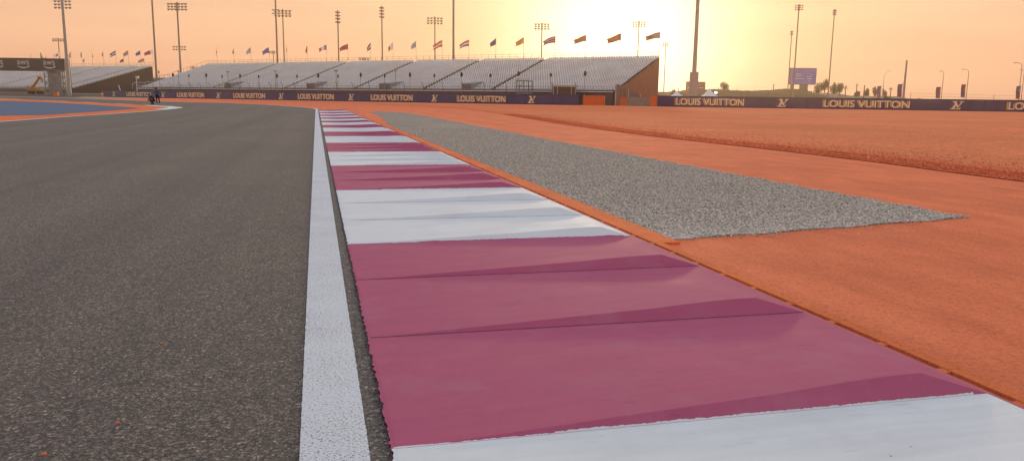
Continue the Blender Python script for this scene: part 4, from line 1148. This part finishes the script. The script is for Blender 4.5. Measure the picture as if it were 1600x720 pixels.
o = mb.build('hedge', M_HEDGE); o['kind'] = 'stuff'; tag(o, 'olive ground cover over the planted bank behind the right barrier', 'ground cover')
def tree(px, ybase, ytop, half, depth, kind, label, m, cat='tree'):
    k = mpp(depth); p = W(px, ybase, depth); z0 = 0; zt = W(px, ytop, depth).z; w = half * k
    r = random.Random(int(px * 10)); root = empty('palm_tree' if kind == 'palm' else 'bush' if kind == 'bush' else 'tree', (p.x, p.y, 0), label, cat, 'trees beyond the right barrier')
    H = zt; mb = MB()
    bend = r.uniform(-.03, .03) * H
    if kind == 'palm':
        ct = H - w * .75
        mb.tube([(0, 0, 0), (bend * .4, 0, ct * .5), (bend, 0, ct)], [.22, .17, .14], 7); mb.build('trunk', M_BARK, root)
        mb = MB()
        for i in range(18):
            th = r.uniform(0, 6.28); el = r.uniform(-.3, 1.1); ln = w * r.uniform(.85, 1.15); prev = Vector((bend, 0, ct)); d0 = Vector((math.cos(th) * math.cos(el), math.sin(th) * math.cos(el), math.sin(el)))
            for sgm in range(5):
                d0 = (d0 + Vector((0, 0, -.28))).normalized(); nx = prev + d0 * ln / 5
                sd = d0.cross(Vector((0, 0, 1))).normalized() * (w * .10 * (1 - .15 * sgm))
                mb.quad([prev - sd, prev + sd, nx + sd * .8, nx - sd * .8]); prev = nx
        mb.build('crown', m, root)
    elif kind == 'bush':
        mb.tube([(0, 0, 0), (0, 0, H * .5)], [.15, .08], 6); mb.build('trunk', M_BARK, root)
        mb = MB()
        for i in range(9):
            c = Vector((r.uniform(-.6, .6) * w, r.uniform(-.6, .6) * w, H * r.uniform(.35, .78))); leaves(mb, c, w * .42, w * .42, H * .22, 60, .22, r)
        mb.build('crown', m, root)
    else:
        cz = H * (.72 if kind == 'umbrella' else .66); ch = H - cz
        mb.tube([(0, 0, 0), (bend * .5, 0, cz * .55), (bend, 0, cz * .9)], [.26, .17, .13], 7)
        blobs = []
        for i in range(9):
            th = i * 2.4 + r.uniform(-.3, .3); rr = w * r.uniform(.25, .8) * (1 if i else 0)
            c = Vector((bend + math.cos(th) * rr, math.sin(th) * rr, cz + ch * r.uniform(-.35, .6) * (1 - .5 * rr / w))); blobs.append(c)
            mb.tube([(bend * .8, 0, cz * .72), Vector((bend, 0, cz * .75)).lerp(c, .5), c], [.10, .06, .03], 5)
        mb.build('trunk', M_BARK, root)
        mb = MB()
        for c in blobs: leaves(mb, c, w * .46, w * .46, ch * .5, 85, max(.2, w * .11), r)
        mb.build('crown', m, root)
tree(1131.5, 141, 126, 7.5, 265, 'umbrella', 'lone round-crowned tree on the planted bank', M_LEAFB)
tree(1052.5, 145, 138.5, 3.5, 300, 'round', 'small round tree just right of the long grandstand', M_LEAFB)
tree(1060, 145, 137, 2.2, 320, 'palm', 'tiny palm between the small round tree and the maroon screen', M_LEAFB)
tree(1277, 153, 126, 6, 285, 'round', 'leafy tree right beside the large video screen', M_LEAF)
tree(1288.5, 153, 121.5, 8, 288, 'umbrella', 'tallest spreading tree between the screen and the slim lamp mast', M_LEAF)
tree(1302, 153, 127.5, 6.5, 285, 'round', 'leafy tree behind the slim lamp mast', M_LEAF)
tree(1310.5, 153, 127.5, 7, 280, 'umbrella', 'spreading tree just right of the slim lamp mast', M_LEAF)
tree(1320.5, 153, 131, 6.5, 280, 'palm', 'palm with drooping fronds right of the spreading trees', M_LEAFB)
tree(1337.5, 153, 129, 4.2, 280, 'palm', 'slender palm standing alone, taller than its neighbours', M_LEAF)
tree(1339.5, 153, 139, 4.0, 284, 'round', 'low tree at the foot of the slender palm', M_LEAF)
tree(1354, 153, 137, 4.5, 290, 'round', 'small tree right of the dark pole', M_LEAFB)
tree(1366, 153, 135, 4, 300, 'umbrella', 'small round tree left of the first street lamp', M_LEAFB)
tree(1380.5, 153, 136.5, 3.5, 300, 'round', 'small tree hidden behind the first street lamp', M_LEAFB)
tree(1390.5, 153, 134.5, 4.5, 300, 'palm', 'small palm right of the first street lamp', M_LEAFB)
tree(1435, 156, 153, 5, 230, 'bush', 'low bush peeping over the barrier right of the plain post', M_LEAFB, 'bush')
tree(1385, 153, 149.5, 9, 255, 'bush', 'wide low bush left of the plain post', M_LEAF, 'bush')
tree(1275, 154, 146, 4, 250, 'bush', 'bush at the foot of the large screen', M_LEAF, 'bush')
p = W(1350, 145, 275); zt = W(1350, 134, 275).z
root = empty('dark_pole', (p.x, p.y, 0), 'short dark pole among the small trees', 'pole'); mb = MB(); mb.tube([(0, 0, 0), (0, 0, zt * .5), (0, 0, zt)], [.2, .19, .16], 7); mb.build('shaft', M_BARK, root)
mb = MB(); mb.box((0, 0, zt + .05), .45, .45, .1); mb.build('cap', M_BARK, root)
p = W(1208.5, 140, 250); zt = W(1208.5, 132.5, 250).z
root = empty('dark_pole', (p.x, p.y, 0), 'thin dark pole on the bank left of the large screen', 'pole'); mb = MB(); mb.tube([(0, 0, 0), (0, 0, zt)], .13, 6); mb.build('shaft', M_BARK, root)
mb = MB(); mb.box((0, 0, zt + .05), .32, .32, .1); mb.build('cap', M_BARK, root)

def street_lamp(px, ytop, px_arm, y_arm, depth, label):
    p = W(px, ytop + 22, depth); k = mpp(depth); zt = W(px, ytop, depth).z; a = W(px_arm, y_arm, depth); dx = (a - p).dot(RH); za = a.z
    root = empty('street_lamp', (p.x, p.y, 0), label, 'street lamp', 'curved street lamps beyond the right barrier')
    mb = MB(); mb.tube([(0, 0, 0), (0, 0, zt * .5), (0, 0, zt)], [.12, .10, .08], 7); mb.build('pole', M_POLEG, root)
    mb = MB(); pts = [Vector((0, 0, zt)), RH * dx * .08 + Vector((0, 0, zt + (za - zt) * .45)), RH * dx * .35 + Vector((0, 0, zt + (za - zt) * .85)), RH * dx * .8 + Vector((0, 0, za))]
    mb.tube(pts, .06, 6); mb.build('arm', M_POLEG, root)
    mb = MB(); c = RH * dx * .78 + Vector((0, 0, za - .02)); mb.frame_box(c - FH * .15, RH * dx * .30, FH * .3, (0, 0, -.16)); mb.build('lamp_head', M_POLEG, root)
street_lamp(1379.5, 121, 1391.5, 111, 262, 'street lamp with its arm curving to the right')
street_lamp(1472.5, 115, 1468.5, 111, 225, 'street lamp with a short hooked arm, middle of the right group')
street_lamp(1511.5, 113, 1503.5, 108, 215, 'street lamp curving left, right of the gold monogram')
street_lamp(1594.5, 103, 1585, 98, 200, 'street lamp curving left at the right edge of the photo')
street_lamp(1598, 112, 1594, 109, 230, 'partly hidden street lamp behind the one at the right edge')
def pole_banner(px0, px1, y0, y1, depth, label, cols):
    a = W(px1, y0, depth); k = mpp(depth); w = (px1 - px0) * k; zt = a.z; zb = W(px1, y1, depth).z
    base = Vector((a.x, a.y, 0)); root = empty('pole_banner', base, label, 'banner', 'hanging banners on posts beyond the right barrier')
    mb = MB(); mb.tube([(0, 0, 0), (0, 0, zt + .2)], .06, 6); mb.build('post', M_RAIL, root)
    mb = MB(); nx, nz = 4, 10
    def q(i, j): return RH * (-w * i / nx - .05) + FH * (.12 * w * math.sin(i * 1.6 + j * .5)) + Vector((0, 0, zt + (zb - zt) * j / nz + .05 * math.sin(i)))
    for i in range(nx):
        for j in range(nz): mb.quad([q(i, j), q(i, j + 1), q(i + 1, j + 1), q(i + 1, j)], min(2, int(j / nz * 3)))
    mb.build('cloth', [plain('banner_' + c[0], c[1], .8, .1, .5) for c in cols], root, smooth=True)
    mb = MB(); mb.tube([(0, 0, zt), RH * -w * 1.05 + Vector((0, 0, zt))], .04, 5); mb.build('arm', M_RAIL, root)
cA = [('wine', (.32, .075, .10)), ('plum', (.22, .10, .16)), ('indigo', (.15, .12, .28))]
pole_banner(1371.5, 1377, 135, 154, 250, 'purple and pink pole banner beside the first street lamp', [cA[1], cA[2], ('rose', (.32, .13, .16))])
pole_banner(1403.5, 1410, 132, 152, 195, 'violet pole banner hanging just left of the plain post', [cA[2], cA[1], cA[0]])
pole_banner(1463.5, 1470, 136.5, 154, 215, 'wine red pole banner on the middle street lamp', [cA[0], cA[1], cA[2]])
pole_banner(1503, 1509, 132.5, 152.5, 205, 'wine red to blue pole banner right of the gold monogram', [cA[0], cA[1], cA[2]])
pole_banner(1589, 1595, 135, 155, 190, 'lilac pole banner at the right edge of the photo', [('lilac', (.26, .19, .29)), cA[1], cA[0]])
# wire fence on the skyline
def skyline_fence(px0, px1, y0, y1, depth, n, label, wires=(0, .5)):
    root = empty('wire_fence', D(px0, depth), label, 'fence'); o0 = D(px0, depth)
    a, b = W(px0, y0, depth), W(px1, y1, depth); 
    for i in range(n + 1):
        q = a.lerp(b, i / n); mb = MB(); mb.tube([Vector((q.x, q.y, 0)) - o0, q - o0 + Vector((0, 0, .2))], .045, 5); mb.build('post', M_RAIL, root)
    mb = MB()
    for wz in wires: mb.tube([a - o0 - Vector((0, 0, wz)), b - o0 - Vector((0, 0, wz))], .02, 4)
    mb.build('wire', M_RAIL, root)
skyline_fence(1423, 1640, 146, 151.5, 180, 5, 'thin wire fence behind the right barrier by the pole banners', (0, .6, 1.2))
skyline_fence(1100, 1206, 132, 138, 255, 4, 'thin wires strung above the planted bank', (0, .8))

# ------------------------------------------------------------------ dusty haze lying over the far part of the circuit
m = bpy.data.materials.new('haze'); m.use_nodes = True; hn = m.node_tree
hn.nodes.remove(hn.nodes['Principled BSDF'])
vs_ = nd(hn, 'ShaderNodeVolumeScatter', Density=.00075, Anisotropy=.7); vs_.inputs['Color'].default_value = (1, .76, .54, 1)
hn.links.new(vs_.outputs[0], hn.nodes['Material Output'].inputs['Volume'])
mb = MB(); mb.frame_box(RH * -700 + FH * 75 + Vector((0, 0, .3)), RH * 1400, FH * 260, (0, 0, 60)); struct(mb.build('haze', m))

# ------------------------------------------------------------------ light
SUN_PX = (972, 62)
sd = ray(*SUN_PX).normalized()
SEL = math.asin(sd.z); SAZ = math.atan2(sd.x, sd.y)
w = bpy.data.worlds.new('World'); SC.world = w; w.use_nodes = True; nt = w.node_tree
bg = nt.nodes['Background']; out = nt.nodes['World Output']
sky = nd(nt, 'ShaderNodeTexSky'); sky.sky_type = 'NISHITA'; sky.sun_disc = False; sky.sun_elevation = max(SEL, math.radians(4)); sky.sun_rotation = SAZ; sky.dust_density = 4; sky.air_density = 1.5
tc = nd(nt, 'ShaderNodeTexCoord')
sep = nd(nt, 'ShaderNodeSeparateXYZ'); nt.links.new(tc.outputs['Generated'], sep.inputs[0])
asn = nd(nt, 'ShaderNodeMath', operation='ARCSINE'); nt.links.new(sep.outputs['Z'], asn.inputs[0])
el = nd(nt, 'ShaderNodeMath', operation='DIVIDE'); el.inputs[1].default_value = math.pi / 2; nt.links.new(asn.outputs[0], el.inputs[0])
base = ramp(nt, el.outputs[0], [(0.0, (.97, .485, .285)), (.022, (1.04, .53, .30)), (.055, (1.06, .58, .335)), (.10, (1.03, .605, .385)), (.2, (.88, .71, .58)), (.38, (.74, .77, .82)), (1.0, (.70, .755, .86))])
dot = nd(nt, 'ShaderNodeVectorMath', operation='DOT_PRODUCT'); dot.inputs[1].default_value = tuple(sd); nt.links.new(tc.outputs['Generated'], dot.inputs[0])
cl_ = nd(nt, 'ShaderNodeClamp'); cl_.inputs['Min'].default_value = -1; cl_.inputs['Max'].default_value = .999999; nt.links.new(dot.outputs['Value'], cl_.inputs['Value'])
ac = nd(nt, 'ShaderNodeMath', operation='ARCCOSINE'); nt.links.new(cl_.outputs[0], ac.inputs[0])
def gauss(sigma_deg, power, amp, col, src):
    d = nd(nt, 'ShaderNodeMath', operation='DIVIDE'); d.inputs[1].default_value = math.radians(sigma_deg); nt.links.new(src, d.inputs[0])
    p = nd(nt, 'ShaderNodeMath', operation='POWER'); p.inputs[1].default_value = power; nt.links.new(d.outputs[0], p.inputs[0])
    n = nd(nt, 'ShaderNodeMath', operation='MULTIPLY'); n.inputs[1].default_value = -1; nt.links.new(p.outputs[0], n.inputs[0])
    e = nd(nt, 'ShaderNodeMath', operation='EXPONENT'); nt.links.new(n.outputs[0], e.inputs[0])
    c = mixc(nt, e.outputs[0], (0, 0, 0), tuple(x * amp for x in col))
    return c
mpn = nd(nt, 'ShaderNodeMapping'); mpn.inputs['Scale'].default_value = (1.6, 1.6, 15); nt.links.new(tc.outputs['Generated'], mpn.inputs['Vector'])
cn_ = nd(nt, 'ShaderNodeTexNoise', Scale=2.2, Detail=5, Roughness=.55); nt.links.new(mpn.outputs['Vector'], cn_.inputs['Vector'])
total = mixc(nt, 1.0, base, ramp(nt, cn_.outputs['Fac'], [(.3, (.94, .92, .93)), (.7, (1.05, 1.06, 1.06))]), 'MULTIPLY')
for a in (gauss(6.2, 2.0, 1.0, (1.15, 1.05, .85), ac.outputs[0]), gauss(9.6, 1.8, 1.0, (.18, .34, .09), ac.outputs[0]), gauss(30, 1.6, 1.0, (.02, .035, .015), ac.outputs[0])):
    total = mixc(nt, 1.0, total, a, 'ADD')
# the half of the sky away from the sun is dimmer and cooler
dim = nd(nt, 'ShaderNodeMapRange'); dim.inputs['From Min'].default_value = -1; dim.inputs['From Max'].default_value = .6; nt.links.new(dot.outputs['Value'], dim.inputs['Value'])
tint = ramp(nt, dim.outputs[0], [(0, (.62, .68, .80)), (1, (1, 1, 1))])
total = mixc(nt, 1.0, total, tint, 'MULTIPLY')
sk2 = mixc(nt, 1.0, sky.outputs['Color'], (.05, .05, .05), 'MULTIPLY')
total = mixc(nt, .06, total, sk2, 'MIX')
nt.links.new(total, bg.inputs['Color']); bg.inputs['Strength'].default_value = 1.0
sun = bpy.data.lights.new('sun', 'SUN'); sun.energy = 1.6; sun.angle = math.radians(4); sun.color = (1, .72, .42)
so = bpy.data.objects.new('sun', sun); COL.objects.link(so); so.rotation_euler = (-sd).to_track_quat('-Z', 'Y').to_euler()

# ------------------------------------------------------------------ camera
cam = bpy.data.cameras.new('camera'); co = bpy.data.objects.new('camera', cam); COL.objects.link(co)
M = Matrix((RT, -DN, -FW)).transposed().to_4x4(); M.translation = EYE
co.matrix_world = M
cam.sensor_width = 36; cam.lens = F * 36 / 1600; cam.clip_start = .05; cam.clip_end = 20000
SC.camera = co
SC.view_settings.view_transform = 'Standard'; SC.view_settings.look = 'None'; SC.view_settings.exposure = 0; SC.view_settings.gamma = 1
SC.cycles.max_bounces = 6
